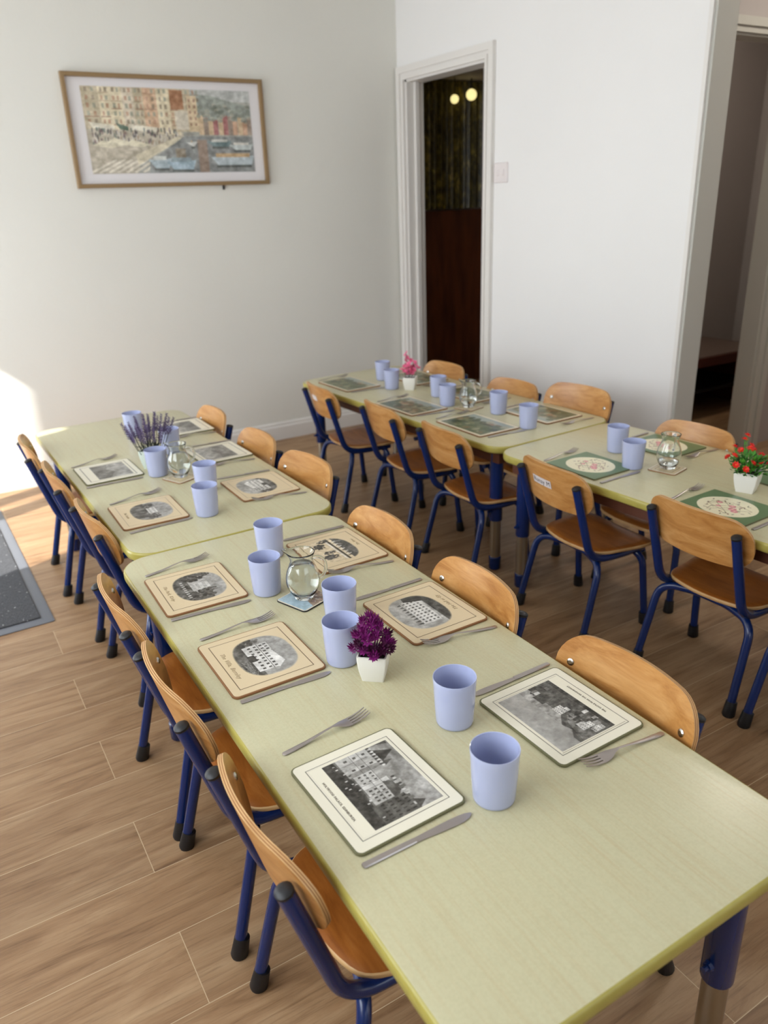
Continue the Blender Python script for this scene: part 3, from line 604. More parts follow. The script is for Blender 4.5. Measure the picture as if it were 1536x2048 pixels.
# ------------------------------------------------------------------ chairs
def make_chair(name):
    c = empty(name, (0, 0, 0)); r = 0.0132
    # plywood seat
    n = 40; out = []
    ctrl = [(0.090, -0.105), (0.073, 0.0), (0.090, 0.105), (0.125, 0.140), (0.19, 0.152), (0.27, 0.164), (0.315, 0.150), (0.332, 0.09), (0.336, 0.0), (0.332, -0.09), (0.315, -0.150), (0.27, -0.164), (0.19, -0.152), (0.125, -0.140)]
    P = [Vector((a, b, 0)) for a, b in ctrl]; m_ = len(P)
    for k in range(m_):
        p0, p1, p2, p3 = P[k-1], P[k], P[(k+1) % m_], P[(k+2) % m_]
        for j in range(4):
            t = j/4; out.append(0.5*((2*p1)+(-p0+p2)*t+(2*p0-5*p1+4*p2-p3)*t*t+(-p0+3*p1-3*p2+p3)*t**3))
    cx = Vector((0.205, 0, 0)); mb = MB()
    def zs(p): return 0.298-0.010*math.exp(-((p.x-0.22)**2/0.006+p.y**2/0.012))-(max(0, p.x-0.29)**2)*6
    loops = []
    for s, dz in ((0.3, 0), (0.55, 0), (0.8, 0), (0.985, 0), (1.0, -0.002), (1.0, -0.009), (0.985, -0.011), (0.3, -0.011)):
        loops.append([tuple((lambda q: Vector((q.x, q.y, zs(q)+dz)))(cx+(p-cx)*s)) for p in out])
    mb.rings(loops); o = mb.build('seat', [M['seatply'], M['plyedge']], c, ang=50)
    nn = len(out)
    for idx in range(3*nn, 6*nn): o.data.polygons[idx].material_index = 1
    # backrest: curved rounded plywood panel
    W, zc, hh = 0.322, 0.503, 0.068; rows = 12; colsn = 20; rc = 0.058
    def pt(s, t, off):
        z = zc+t*hh; y = s
        arch = 0.006*(1-(s/(W/2))**2); z += arch*t
        x = 0.004+0.030*(s/(W/2))**2-(z-zc)*0.26
        nrm = Vector((1, -0.36*s/(W/2), 0.26)).normalized()
        return Vector((x, y, z))+nrm*off
    def halfw(t):
        d = hh-abs(t)*hh
        return W/2 if d >= rc else W/2-rc+math.sqrt(max(0, rc*rc-(rc-d)**2))
    ts = [-1, -0.97, -0.9, -0.8, -0.65, -0.45, -0.2, 0.05, 0.3, 0.5, 0.68, 0.8, 0.9, 0.97, 1]
    V = []; F = []; I = []
    for side, off in ((0, 0.0045), (1, -0.0045)):
        for t in ts:
            h_ = halfw(t)
            for k in range(colsn+1): V.append(pt(-h_+2*h_*k/colsn, t, off))
    nc = colsn+1; nr = len(ts); B = nc*nr
    for a in range(nr-1):
        for k in range(colsn):
            F.append((a*nc+k, a*nc+k+1, (a+1)*nc+k+1, (a+1)*nc+k)); I.append(0)
            F.append((B+a*nc+k, B+(a+1)*nc+k, B+(a+1)*nc+k+1, B+a*nc+k+1)); I.append(0)
    ring = [k for k in range(nc)]+[a*nc+nc-1 for a in range(1, nr)]+[(nr-1)*nc+k for k in range(nc-2, -1, -1)]+[a*nc for a in range(nr-2, 0, -1)]
    for q in range(len(ring)):
        a, b = ring[q], ring[(q+1) % len(ring)]
        if q == 0:
            base = len(V); NL = 5
            for v_ in ring:
                for l_ in range(1, NL): V.append(V[v_].lerp(V[B+v_], l_/NL))
        def lay(qi, l_):
            v_ = ring[qi % len(ring)]
            return v_ if l_ == 0 else (B+v_ if l_ == NL else base+(qi % len(ring))*(NL-1)+l_-1)
        for l_ in range(NL): F.append((lay(q, l_), lay(q, l_+1), lay(q+1, l_+1), lay(q+1, l_))); I.append(1 if l_ % 2 else 2)
    bk_ = auto(mesh('backrest', V, F, [M['ply'], M['plydark'], M['plyedge']], c, True, I), 50)
    for sy in (-1, 1):
        p = pt(sy*0.131, 0.15, 0.0048); nv = Vector((1, -0.3*sy, 0.26)).normalized()
        MB().tube([p-nv*0.001, p+nv*0.0015, p+nv*0.003], [0.0075, 0.0072, 0.004], 14).build('screw', M['screw'], bk_)
    # side tubes: post, bend, rail
    for sy in (-1, 1):
        path = fillet([(0.004-0.012, sy*0.133, 0.535), (0.068, sy*0.134, 0.278), (0.19, sy*0.134, 0.270), (0.30, sy*0.122, 0.268)], [0.07, 0.05], 8)
        s = MB().tube(path, r, 14).build('side_tube', M['blue'], c, ang=50)
        p0 = Vector(path[0]); d = (p0-Vector(path[1])).normalized()
        MB().tube([p0-d*0.004, p0+d*0.001, p0+d*0.004, p0+d*0.005], [r*1.03, r*1.03, r*0.75, r*0.3], 14).build('end_cap', M['black'], s, ang=50)
    # legs: each runs from its foot up to a bend and along under the seat to the middle
    for (fx, bx, tx) in ((0.028, 0.092, 0.128), (0.300, 0.274, 0.250)):
        for sy in (-1, 1):
            path = fillet([(fx, sy*0.163, 0.012), (bx, sy*0.152, 0.262), (tx, sy*0.05, 0.263), (tx, sy*0.0005, 0.263)], [0.075, 0.02], 8)
            l = MB().tube(path, 0.0118, 14).build('leg', M['blue'], c, ang=50)
            a, b = Vector(path[0]), Vector(path[1]); d = (b-a).normalized(); base = Vector((a.x, a.y, 0))
            MB().tube([(a.x, a.y, 0.0), (a.x, a.y, 0.003), base+d*0.028, base+d*0.042, base+d*0.043], [0.0155, 0.0172, 0.0158, 0.0150, 0.0120], 16).build('rubber_foot', M['black'], l, ang=50)
    return c
ch0 = make_chair('school_chair')
# chair list: x, y, rotation in degrees, scale, group, label
GL, GR, G3, G4, G5 = 'chairs along the window side of the left row', 'chairs along the inner side of the left row', 'chairs along the inner side of the right row', 'chairs along the wall side of the right row', ''
chairs = [
 (0.262, 0.854, 0, 1, GL, 'nearest chair on the left side, its backrest seen edge on at the bottom edge'),
 (0.256, 1.262, 0, 1, GL, 'left side chair pushed in behind the second tan placemat, next up from the nearest one'),
 (0.253, 1.626, 0, 1, GL, 'left side chair at the far corner of the near table, third from the bottom'),
 (0.314, 2.190, 3, 1, GL, 'left side chair at the near corner of the far table'),
 (0.293, 2.640, 1, 1, GL, 'left side chair at the middle of the far table, beside the grey mat'),
 (0.273, 3.056, -2, 1, GL, 'farthest left side chair, standing in the sunlight near the wall'),
 (0.978, 0.800, 180, 1, GR, 'nearest chair across the table, behind the hill town placemat'),
 (0.973, 1.232, 177, 1, GR, 'chair across the table behind the placemat with the big many-windowed block'),
 (0.972, 1.640, 180, 1, GR, 'chair across the table behind the placemat with dark trees'),
 (1.040, 2.235, 186, 1.0, GR, 'chair across the far left-row table at its near corner, pale sunlit backrest'),
 (1.020, 2.600, 181, 1, GR, 'chair across the far left-row table, middle of its three'),
 (1.005, 3.045, 180, 1, GR, 'chair across the far left-row table, nearest to the picture wall'),
 (1.583, 2.270, -2, 1, G3, 'inner chair beside the two table legs where the right row tables meet'),
 (1.578, 2.705, -3, 1, G3, 'inner chair in the middle of the far right-row table'),
 (1.538, 3.180, -3, 1, G3, 'inner chair with a small blank sticker, nearest the picture wall'),
 (1.675, 0.845, 2, 1, G3, 'inner chair almost out of frame at the right edge, only a leg showing'),
 (1.672, 1.223, 1, 1, G3, 'large inner chair at the right in front of the pink floral mat'),
 (1.612, 1.715, -3, 1, G3, 'inner chair with a white handwritten name sticker on its backrest'),
 (2.330, 2.310, 186, 1.06, G4, 'wall side chair with the tall shiny backrest at the meeting of the right row tables'),
 (2.292, 2.680, 184, 1, G4, 'wall side chair next to the tall shiny one, towards the doorway'),
 (2.285, 3.205, 183, 1, G4, 'wall side chair standing in front of the dark narrow doorway'),
 (2.320, 1.720, 183, 1, G4, 'wall side chair behind the half empty jug, pinkish glare on its backrest'),
]
CH = []
for i, (x, y, rz, sc, grp, lab) in enumerate(chairs):
    o = ch0 if i == 0 else copy_tree(ch0)
    o.location = (x, y, 0); o.rotation_euler = (0, 0, math.radians(rz)); o.scale = (sc, sc, sc)
    tag(o, lab, 'chair', grp); CH.append(o)
def sticker(chair, body, y0, y1, z0, z1):
    bk_ = [k for k in chair.children if k.name.startswith('backrest')][0]
    def P(y, z): return Vector((0.004+0.030*(y/0.165)**2-(z-0.503)*0.26-0.0056, y, z))
    V = []; n = 8
    for k in range(n+1):
        y = y1+(y0-y1)*k/n; V += [P(y, z0), P(y, z1), P(y, z0)+Vector((-0.0006, 0, 0)), P(y, z1)+Vector((-0.0006, 0, 0))]
    F = []
    for k in range(n):
        a = 4*k; F += [(a+2, a+3, a+7, a+6), (a, a+4, a+5, a+1), (a, a+2, a+6, a+4), (a+1, a+5, a+7, a+3)]
    F += [(0, 1, 3, 2), (4*n, 4*n+2, 4*n+3, 4*n+1)]
    o = mesh('name_sticker', V, F, M['paper'], bk_); o['label'] = 'white paper sticker'
    if body:
        t = text_mesh(body, 0.021, 'handwriting', M['darkink'], bk_, (0, 0, 0), extr=0.0001)
        # text lies on the rear face: local x -> -Y, local y -> Z
        mw = max(abs(v.co.x) for v in t.data.vertices)
        sc = (y1-y0)*0.44/mw
        for v in t.data.vertices:
            yy = (y0+y1)/2-v.co.x*sc; zz = (z0+z1)/2+v.co.y*sc; q = P(yy, zz); v.co = q+Vector((-0.0009-v.co.z*0.5, 0, 0))
sticker(CH[17], 'Runay M', -0.012, 0.082, 0.494, 0.520)
sticker(CH[14], None, 0.0, 0.060, 0.500, 0.525)

# ------------------------------------------------------------------ placemats
def make_mat(art, style, w_=0.215, d_=0.191):
    e = empty('placemat', (0, 0, 0)); edge = {'white': M['olivecork'], 'tan': M['cork'], 'colour': M['cork'], 'green': M['olivecork'], 'grey': M['olivecork']}[style]
    face = {'white': M['cream_white'], 'tan': M['cream_tan'], 'colour': M['cream'], 'green': M['greenmat'], 'grey': M['cream_white']}[style]
    rc = 0.004 if style == 'green' else 0.012
    MB().rings([rrect(w_, d_, rc, 0.0002, 0.0008), rrect(w_, d_, rc, 0.001), rrect(w_, d_, rc, 0.0042), rrect(w_, d_, rc, 0.0050, 0.0012)]).build('board', edge, e, ang=30)
    fi = 0.0004 if style == 'green' else 0.003
    MB().rings([rrect(w_, d_, rc, 0.00501, fi), rrect(w_, d_, rc, 0.0052, fi+0.0002)]).build('card_face', face, e)
    if style == 'green': iw, ih = w_-0.008, d_-0.008
    elif style == 'colour': iw, ih = w_-0.016, d_-0.016
    else: iw, ih = w_-0.040, d_-0.038
    p = bpy.data.objects.new('printed_picture', col_mesh(art, iw, ih)); COL.objects.link(p); p.parent = e; p.location = (0, 0, 0.00535)
    return e
PM = 'placemats laid along the tables'
RL, RR = -PI/2, PI/2
A_grey = art_rect(31); A_grey2 = art_rect(47); A_col = art_colour(5); A_col2 = art_colour(9); A_flo = art_floral(3); A_flo2 = art_floral(8)
mats = [
 (art_palace(), 'white', 0.460, 0.838, RL+0.03, 'white bordered placemat with a grey engraving of a palace, nearest on the left', 0, 0),
 (art_hilltown(), 'white', 0.818, 0.818, RR+0.02, 'white bordered placemat engraved with a town below a hill, nearest on the right', 0, 0),
 (art_vignette('house', 51), 'tan', 0.454, 1.278, RL, 'tan placemat with an oval engraving of a large white mansion, beside the magenta plant', 0, 0),
 (art_vignette('temple', 61), 'tan', 0.444, 1.646, RL-0.02, 'tan placemat with oval engraving of a house among trees, left of the water jug', 0, 0),
 (art_vignette('block', 71), 'tan', 0.825, 1.248, RR+0.015, 'tan placemat with an oval engraving of a many-windowed block, right of the magenta plant', 0, 0),
 (art_vignette('trees', 81), 'tan', 0.819, 1.643, RR+0.02, 'tan placemat with dark trees by a river, behind the handle of the water jug', 0, 0),
 (art_vignette('castle', 91, (120, 100)), 'tan', 0.487, 2.205, RL-0.01, 'tan oval-picture placemat at the near left corner of the far table', 0, 0),
 (A_grey, 'grey', 0.478, 2.667, RL+0.02, 'pale placemat with a plain grey rectangular picture, left of the lavender', 0, 0),
 (art_vignette('house', 99, (120, 100)), 'tan', 0.848, 2.219, RR, 'tan oval-picture placemat at the near right corner of the far left-row table', 0, 0),
 (A_grey2, 'grey', 0.864, 2.645, RR+0.03, 'pale placemat with a grey rectangular picture, right of the glass jug on the far table', 0, 0),
 (A_grey, 'grey', 0.872, 3.062, RR, 'pale grey-picture placemat nearest the picture wall, behind the lavender', 0, 0),
 (A_col, 'colour', 1.785, 3.330, RL+0.05, 'cream bordered dark picture placemat at the far left end of the right row', 0.28, 0.195),
 (A_col2, 'colour', 1.785, 2.775, RL+0.05, 'cream bordered brown landscape placemat in front of the middle inner chair', 0.28, 0.195),
 (A_col, 'colour', 1.828, 2.365, RL+0.02, 'cream bordered green landscape placemat beside the gap between the right row tables', 0.285, 0.20),
 (A_col2, 'colour', 2.118, 3.235, RR+0.05, 'dark green picture placemat behind the pink flowers', 0.28, 0.195),
 (A_col, 'colour', 2.120, 2.790, RR+0.05, 'cream bordered picture placemat behind the far right jug', 0.28, 0.195),
 (A_col2, 'colour', 2.140, 2.345, RR+0.04, 'cream bordered picture placemat in front of the tall shiny chair', 0.28, 0.20),
 (A_flo, 'green', 1.818, 1.745, RL+0.03, 'green placemat with a floral oval in front of the chair with the name sticker', 0, 0),
 (A_flo2, 'green', 1.855, 1.255, RL+0.04, 'green placemat with pink flowers in a cream oval, nearest in the right row', 0, 0),
 (A_flo, 'green', 2.170, 1.748, RR+0.05, 'green floral placemat behind the half empty jug', 0, 0),
 (A_flo2, 'green', 2.200, 1.265, RR+0.05, 'green placemat cut off by the right edge behind the red flowers', 0, 0),
]
MATS = []
for (art, st, x, y, rz, lab, w_, d_) in mats:
    o = make_mat(art, st, w_ or 0.215, d_ or 0.191); o.location = (x, y, ZT); o.rotation_euler = (0, 0, rz); tag(o, lab, 'placemat', PM); MATS.append(o)
text_mesh('HOLYROOD PALACE, EDINBURGH.', 0.0056, 'caption', M['ink'], MATS[0], (0, -0.0655, 0.0056))
text_mesh('THE CASTLE FROM THE GRASSMARKET', 0.0048, 'caption', M['ink'], MATS[1], (0.0, -0.0655, 0.0056))
text_mesh('The Villa, Burnley', 0.0125, 'caption', M['inkfaint'], MATS[2], (0.0, -0.062, 0.0056), shear=0.45)
text_mesh('The Park, Kirby', 0.0115, 'caption', M['inkfaint'], MATS[3], (0.0, -0.062, 0.0056), shear=0.45)
text_mesh('The Hall at Ely', 0.0115, 'caption', M['inkfaint'], MATS[4], (0.0, -0.062, 0.0056), shear=0.45)
text_mesh('The River', 0.0100, 'caption', M['inkfaint'], MATS[5], (0.01, -0.062, 0.0056), shear=0.45)
text_mesh('The Castle', 0.0100, 'caption', M['inkfaint'], MATS[6], (0.0, -0.062, 0.0056), shear=0.45)

# ------------------------------------------------------------------ cutlery (local +X = towards the tip)
def strip(mb, st, th=0.0016, n=6):
    # st: (x, halfwidth, z, [curve]) stations of a flattened bar
    loops = []
    for (x, hw, z) in st:
        e = min(hw*0.5, 0.0012); loops.append([(x, -hw, z+th*0.5), (x, -hw+e, z), (x, hw-e, z), (x, hw, z+th*0.5), (x, hw-e, z+th), (x, -hw+e, z+th)])
    return mb.rings(loops)
def make_fork():
    e = empty('fork', (0, 0, 0)); mb = MB()
    strip(mb, [(-0.086, 0.002, 0.001), (-0.084, 0.0046, 0.001), (-0.070, 0.0052, 0.001), (-0.040, 0.0040, 0.0025), (-0.005, 0.0024, 0.0070), (0.012, 0.0022, 0.0085)], 0.0018).build('handle', M['metal'], e, ang=40)
    mb = MB(); strip(mb, [(0.012, 0.0022, 0.0085), (0.022, 0.0050, 0.0070), (0.030, 0.0092, 0.0045), (0.040, 0.0112, 0.0025), (0.048, 0.0114, 0.0020)], 0.0015)
    for k in range(4):
        yc = -0.0090+0.0060*k
        loops = []
        for (x, hw, z) in ((0.047, 0.0021, 0.0020), (0.060, 0.0017, 0.0024), (0.074, 0.0014, 0.0050), (0.085, 0.0007, 0.0086)):
            y = yc*(1+(x-0.047)*1.5); loops.append([(x, y-hw, z), (x, y+hw, z), (x, y+hw, z+0.0014), (x, y-hw, z+0.0014)])
        mb.rings(loops)
    mb.build('tines', M['metal'], e, ang=40); return e
def make_knife():
    e = empty('table_knife', (0, 0, 0)); mb = MB()
    strip(mb, [(-0.091, 0.0040, 0.0006), (-0.089, 0.0052, 0.0006), (-0.050, 0.0052, 0.0006), (-0.010, 0.0050, 0.0006), (-0.006, 0.0048, 0.0006)], 0.0032).build('handle', M['metal'], e, ang=40)
    mb = MB(); lo = []
    for (x, a, b) in ((-0.0065, -0.0045, 0.0045), (0.010, -0.0052, 0.0050), (0.030, -0.0070, 0.0056), (0.055, -0.0086, 0.0060), (0.072, -0.0088, 0.0054), (0.083, -0.0066, 0.0040), (0.089, -0.0030, 0.0015), (0.091, -0.0008, 0.0004)):
        lo.append([(x, a, 0.0013), (x, a, 0.0018), (x, b, 0.0024), (x, b, 0.0008)])
    mb.rings(lo).build('blade', M['metal'], e, ang=40); return e
fk0, kn0 = make_fork(), make_knife(); kn0.location = fk0.location = (0, 0, 0)
D = math.radians
names = ['the palace placemat', 'the hill town placemat', 'the mansion placemat', 'the house-among-trees placemat', 'the many-windowed block placemat', 'the river trees placemat',
 'the near left oval mat of the far table', 'the grey mat left of the lavender', 'the near right oval mat of the far table', 'the grey mat right of the far jug', 'the grey mat nearest the picture wall',
 'the far left mat of the right row', 'the brown landscape mat', 'the green landscape mat by the table gap', 'the dark mat behind the pink flowers', 'the mat behind the far right jug', 'the mat before the tall shiny chair',
 'the floral mat before the stickered chair', 'the nearest green floral mat', 'the green mat behind the half empty jug', 'the green mat cut by the right edge']
forks = {0: (0.456, 0.994, 6.1), 1: (0.838, 0.690, 175.7), 2: (0.461, 1.416, 3.4), 3: (0.447, 1.792, 9.1), 4: (0.830, 1.123, 171), 5: (0.822, 1.519, 170), 6: (0.491, 2.357, 12), 7: (0.465, 2.815, 13), 8: (0.862, 2.096, 170), 9: (0.862, 2.508, 174), 10: (0.872, 2.93, 174),
 11: (1.79, 3.505, 5), 12: (1.80, 2.945, 5), 13: (1.84, 2.545, 3), 14: (2.12, 3.06, 183), 15: (2.13, 2.62, 183), 16: (2.17, 2.165, 181), 17: (1.820, 1.886, 8), 18: (1.860, 1.400, 7), 19: (2.205, 1.615, 181)}
knives = {0: (0.457, 0.713, -0.3), 1: (0.817, 0.942, 181), 2: (0.457, 1.157, -0.7), 3: (0.441, 1.522, -3), 4: (0.816, 1.380, 180.6), 5: (0.819, 1.776, 178.3), 6: (0.492, 2.081, 4), 7: (0.472, 2.540, -0.5), 8: (0.847, 2.358, 174), 9: (0.868, 2.778, 176), 10: (0.875, 3.195, 178),
 11: (1.80, 3.165, -3), 12: (1.806, 2.612, -6), 13: (1.847, 2.200, -2), 14: (2.11, 3.405, 181), 15: (2.12, 2.955, 182), 16: (2.14, 2.51, 182), 17: (1.815, 1.610, 2), 18: (1.868, 1.125, 3), 19: (2.165, 1.885, 184)}
first = True
for k, (x, y, a) in forks.items():
    o = fk0 if first else copy_tree(fk0); first = False
    o.location = (x, y, ZT+0.0003); o.rotation_euler = (0, 0, D(a)); tag(o, 'steel fork lying beside '+names[k], 'fork', 'forks beside the placemats')
first = True
for k, (x, y, a) in knives.items():
    o = kn0 if first else copy_tree(kn0); first = False
    o.location = (x, y, ZT+0.0003); o.rotation_euler = (0, 0, D(a)); tag(o, 'steel table knife lying beside '+names[k], 'knife', 'knives beside the placemats')

# ------------------------------------------------------------------ cups
prof = [(0.0005, 0.0), (0.0290, 0.0), (0.0318, 0.0018), (0.0326, 0.006), (0.0350, 0.045), (0.0366, 0.080), (0.0374, 0.0885), (0.0370, 0.0905), (0.0358, 0.0900), (0.0346, 0.080), (0.0330, 0.045), (0.0306, 0.008), (0.027, 0.0045), (0.0005, 0.004)]
cup0 = MB().lathe(prof, 48).build('cup', M['cup'], smooth=True); auto(cup0, 60)
cups = [(0.598, 0.722, 'nearest periwinkle cup, standing right of the palace placemat'), (0.657, 0.903, 'periwinkle cup left of the hill town placemat, second nearest'),
 (0.588, 1.180, 'periwinkle cup directly behind and left of the magenta plant'), (0.658, 1.318, 'periwinkle cup between the water jug and the block placemat'),
 (0.580, 1.535, 'periwinkle cup just left of the big water jug'), (0.668, 1.716, 'periwinkle cup behind the water jug, nearest the gap of the left row'),
 (0.630, 2.090, 'front cup of the pair on the near end of the far left-row table'), (0.697, 2.285, 'rear cup of the pair beside the far table jug'),
 (0.614, 2.535, 'cup in front of the lavender, left of the far table jug'), (0.727, 2.760, 'cup half hidden behind the right side of the lavender'), (0.678, 3.085, 'cup standing behind the lavender, farthest of the left row'),
 (1.972, 3.318, 'left cup of the pair beside the pink flowers, farthest on the right row'), (1.902, 3.120, 'right cup of the pair beside the pink flowers'),
 (1.988, 2.860, 'rear cup of the pair left of the far right jug'), (1.922, 2.695, 'front cup of the pair left of the far right jug'),
 (2.008, 2.456, 'rear cup of the pair right of the far right jug'), (1.962, 2.218, 'front cup of the pair nearest the gap in the right row'),
 (2.006, 1.808, 'rear cup of the pair left of the half empty jug'), (1.915, 1.655, 'front cup of the pair left of the half empty jug')]
for i, (x, y, lab) in enumerate(cups):
    o = cup0 if i == 0 else cup0.copy()
    if i: COL.objects.link(o)
    o.location = (x, y, ZT+0.0003); tag(o, lab, 'cup', 'periwinkle plastic cups')

# ------------------------------------------------------------------ coasters and jugs
def coaster(x, y, rz, kind, lab):
    e = empty('coaster', (x, y, ZT), rz, lab, 'coaster', 'coasters under the jugs')
    s = 0.094
    MB().rings([rrect(s, s, 0.010, 0.0002, 0.0006), rrect(s, s, 0.010, 0.001), rrect(s, s, 0.010, 0.003), rrect(s, s, 0.010, 0.0036, 0.0008)]).build('board', M['black'] if kind == 'photo' else M['cork'], e, ang=30)
    MB().rings([rrect(s, s, 0.010, 0.0036, 0.0012), rrect(s, s, 0.010, 0.0038, 0.0014)]).build('card_face', M['cream'], e)
    cv = Canvas(60, 60, (222, 206, 168))
    if kind == 'photo':
        cv = Canvas(90, 90, (168, 190, 200)); r = np.random.RandomState(2); cv.poly([(0.3, 0), (1, 0), (1, 1), (0.7, 0.9), (0.45, 0.4)], (150, 128, 110))
        for k in range(60): cv.ell(0.45+0.5*r.rand(), r.rand(), 0.04, 0.04, [(196, 190, 184), (120, 90, 90), (90, 84, 80), (210, 180, 150)][r.randint(4)], 0.8)
        cv.mottle(3, 40, (8, 8))
    else:
        for q in (0.0, 0.12): cv.rect(q, 1-q, q, 1-q, (140, 116, 82)); cv.rect(q+0.03, 1-q-0.03, q+0.03, 1-q-0.03, (222, 206, 168))
    p = bpy.data.objects.new('printed_picture', col_mesh(cv, s-0.016 if kind != 'photo' else s-0.008, s-0.016 if kind != 'photo' else s-0.008)); COL.objects.link(p); p.parent = e; p.location = (0, 0, 0.0040)
coaster(0.636, 1.452, math.radians(20), 'photo', 'blue-grey picture coaster with black edge under the nearest jug')
coaster(0.668, 2.455, math.radians(24), 'plain', 'cream coaster under the jug on the far left-row table')
coaster(1.989, 1.576, math.radians(14), 'plain', 'cream coaster with ruled border under the half empty jug')
coaster(1.965, 2.600, math.radians(14), 'plain', 'cream coaster under the jug on the far right-row table')
def make_jug(level):
    e = empty('glass_jug', (0, 0, 0))
    out = [(0.0005, 0.0), (0.020, 0.0), (0.0225, 0.002), (0.0235, 0.006), (0.0300, 0.016), (0.0362, 0.028), (0.0384, 0.041), (0.0380, 0.054), (0.0348, 0.068), (0.0292, 0.081), (0.0254, 0.092), (0.0262, 0.100), (0.0300, 0.110), (0.0312, 0.1135)]
    inn = [(0.0300, 0.1142), (0.0285, 0.1105), (0.0246, 0.100), (0.0238, 0.092), (0.0276, 0.081), (0.0332, 0.068), (0.0364, 0.054), (0.0368, 0.041), (0.0342, 0.028), (0.0278, 0.016), (0.0205, 0.009), (0.0005, 0.008)]
    n = 40; V = []; prof = out+inn
    for (r, z) in prof:
        for a in range(n):
            t = 2*PI*a/n; k = 1.0; dz = 0
            f = max(0.0, (z-0.094)/0.02); s = math.exp(-(((t-PI+PI) % (2*PI)-PI)/0.38)**2) if False else math.exp(-((t-PI)/0.36)**2)
            k += 0.42*f*f*s if z > 0.094 else 0; dz = 0.005*f*s if z > 0.094 else 0
            V.append((r*k*math.cos(t), r*k*math.sin(t), z+dz))
    F = [(k*n+a, k*n+(a+1) % n, (k+1)*n+(a+1) % n, (k+1)*n+a) for k in range(len(prof)-1) for a in range(n)]
    auto(mesh('jug_body', V, F, M['glass'], e, True), 80)
    hp = [(0.024, 0, 0.098), (0.034, 0, 0.101), (0.046, 0, 0.098), (0.053, 0, 0.086), (0.053, 0, 0.070), (0.046, 0, 0.056), (0.0365, 0, 0.050)]
    P = [Vector(p) for p in hp]; path = []
    for k in range(len(P)-1):
        p0, p1, p2, p3 = P[max(k-1, 0)], P[k], P[k+1], P[min(k+2, len(P)-1)]
        for j in range(5):
            t = j/5; path.append(0.5*((2*p1)+(-p0+p2)*t+(2*p0-5*p1+4*p2-p3)*t*t+(-p0+3*p1-3*p2+p3)*t**3))
    path.append(P[-1])
    MB().tube(path, 0.0038, 12).build('handle', M['glass'], e, True)
    if level:
        wi = [(0.0005, 0.0085), (0.0200, 0.0095), (0.0272, 0.0165), (0.0336, 0.0285), (0.0362, 0.041), (0.0358, 0.054), (0.0326, 0.068), (0.0270, 0.081), (0.0248, 0.086)]
        wl = [p for p in wi if p[1] < level]; (r0, z0), nxt = wl[-1], wi[min(len(wl), len(wi)-1)]
        rr = r0+(nxt[0]-r0)*((level-z0)/max(1e-6, nxt[1]-z0)) if nxt[1] > z0 else r0
        MB().lathe(wl+[(rr, level), (0.0005, level)], 40).build('water', M['water'], e, True)
    return e
for (x, y, rz, lv, lab) in ((0.637, 1.455, -35, 0.083, 'large clear glass jug of water nearest the camera'), (0.668, 2.462, -25, 0.080, 'glass jug of water on the far table behind the pair of cups'),
    (1.992, 1.578, 20, 0.026, 'half empty glass jug on the ruled coaster of the right row'), (1.966, 2.605, -30, 0.040, 'blurred glass jug on the far table of the right row')):
    j = make_jug(lv); j.location = (x, y, ZT+0.0043); j.rotation_euler = (0, 0, math.radians(rz)); tag(j, lab, 'jug', 'glass water jugs')

# ------------------------------------------------------------------ potted plants
def pot(e, wt, wb, h, m, rz=0):
    loops = []
    def sq(wd, z, r=0.003):
        return rrect(wd, wd, r, z, 0, 3)
    st = [(wb, 0.0003), (wb+0.001, 0.0015)]
    for k in range(1, 9): t = k/8; st.append((wb+(wt-wb)*math.sin(t*PI/2)**0.9, 0.002+(h-0.002)*t))
    loops = [sq(a, z) for a, z in st]+[sq(wt-0.006, h), sq(wt-0.008, h-0.012)]
    MB().rings(loops).build('pot', m, e, ang=35)
    MB().rings([sq(wt-0.0085, h-0.011), sq(wt-0.0085, h-0.008)]).build('soil', M['soil'], e)
def petal(mb, p, d, ln, wd, up=None, i=0, cup=0.25):
    d = Vector(d).normalized(); p = Vector(p); u = Vector((0, 0, 1)) if abs(d.z) < 0.9 else Vector((1, 0, 0))
    s = d.cross(u).normalized(); n = s.cross(d).normalized()
    V = [p, p+d*ln*0.45+s*wd/2+n*ln*0.06, p+d*ln+n*ln*cup*0.3, p+d*ln*0.45-s*wd/2+n*ln*0.06, p+d*ln*0.45-n*ln*0.05]
    mb.add(V, [(0, 1, 4), (1, 2, 4), (2, 3, 4), (3, 0, 4), (0, 3, 2, 1)], i)
# magenta succulent-like heads
e = empty('potted_plant', (0.612, 1.098, ZT), math.radians(-41), 'magenta spiky artificial plant in a white square pot on the near table', 'potted plant', 'small potted plants on the tables')
pot(e, 0.056, 0.041, 0.056, M['pot'])
def head_mesh(seed, sc):
    mb = MB(); r = random.Random(seed)
    for ring, (n, el, ln) in enumerate(((8, 5, 0.010), (8, 30, 0.0115), (7, 52, 0.012), (5, 72, 0.012))):
        for k in range(n):
            a = 2*PI*(k+0.5*(ring % 2))/n+r.uniform(-0.1, 0.1); E = math.radians(el+r.uniform(-6, 6))
            petal(mb, (0.002*math.cos(a), 0.002*math.sin(a), 0.003*ring), (math.cos(a)*math.cos(E), math.sin(a)*math.cos(E), math.sin(E)), ln*sc, 0.0056*sc, i=0)
    mb.tube([(0, 0, -0.028), (0, 0, 0.004)], 0.0013, 6)
    return mb
r = random.Random(5)
protos = [head_mesh(k, 1.0).build('flower_head', M['magenta'] if k < 3 else M['magdark'], e) for k in range(4)]
spots = []
for k in range(27):
    a = k*2.399; q = 0.034*math.sqrt((k+0.4)/27); spots.append((q*math.cos(a), q*math.sin(a)))
for k in range(9): spots.append((0.024*math.cos(k*0.698), 0.024*math.sin(k*0.698)))
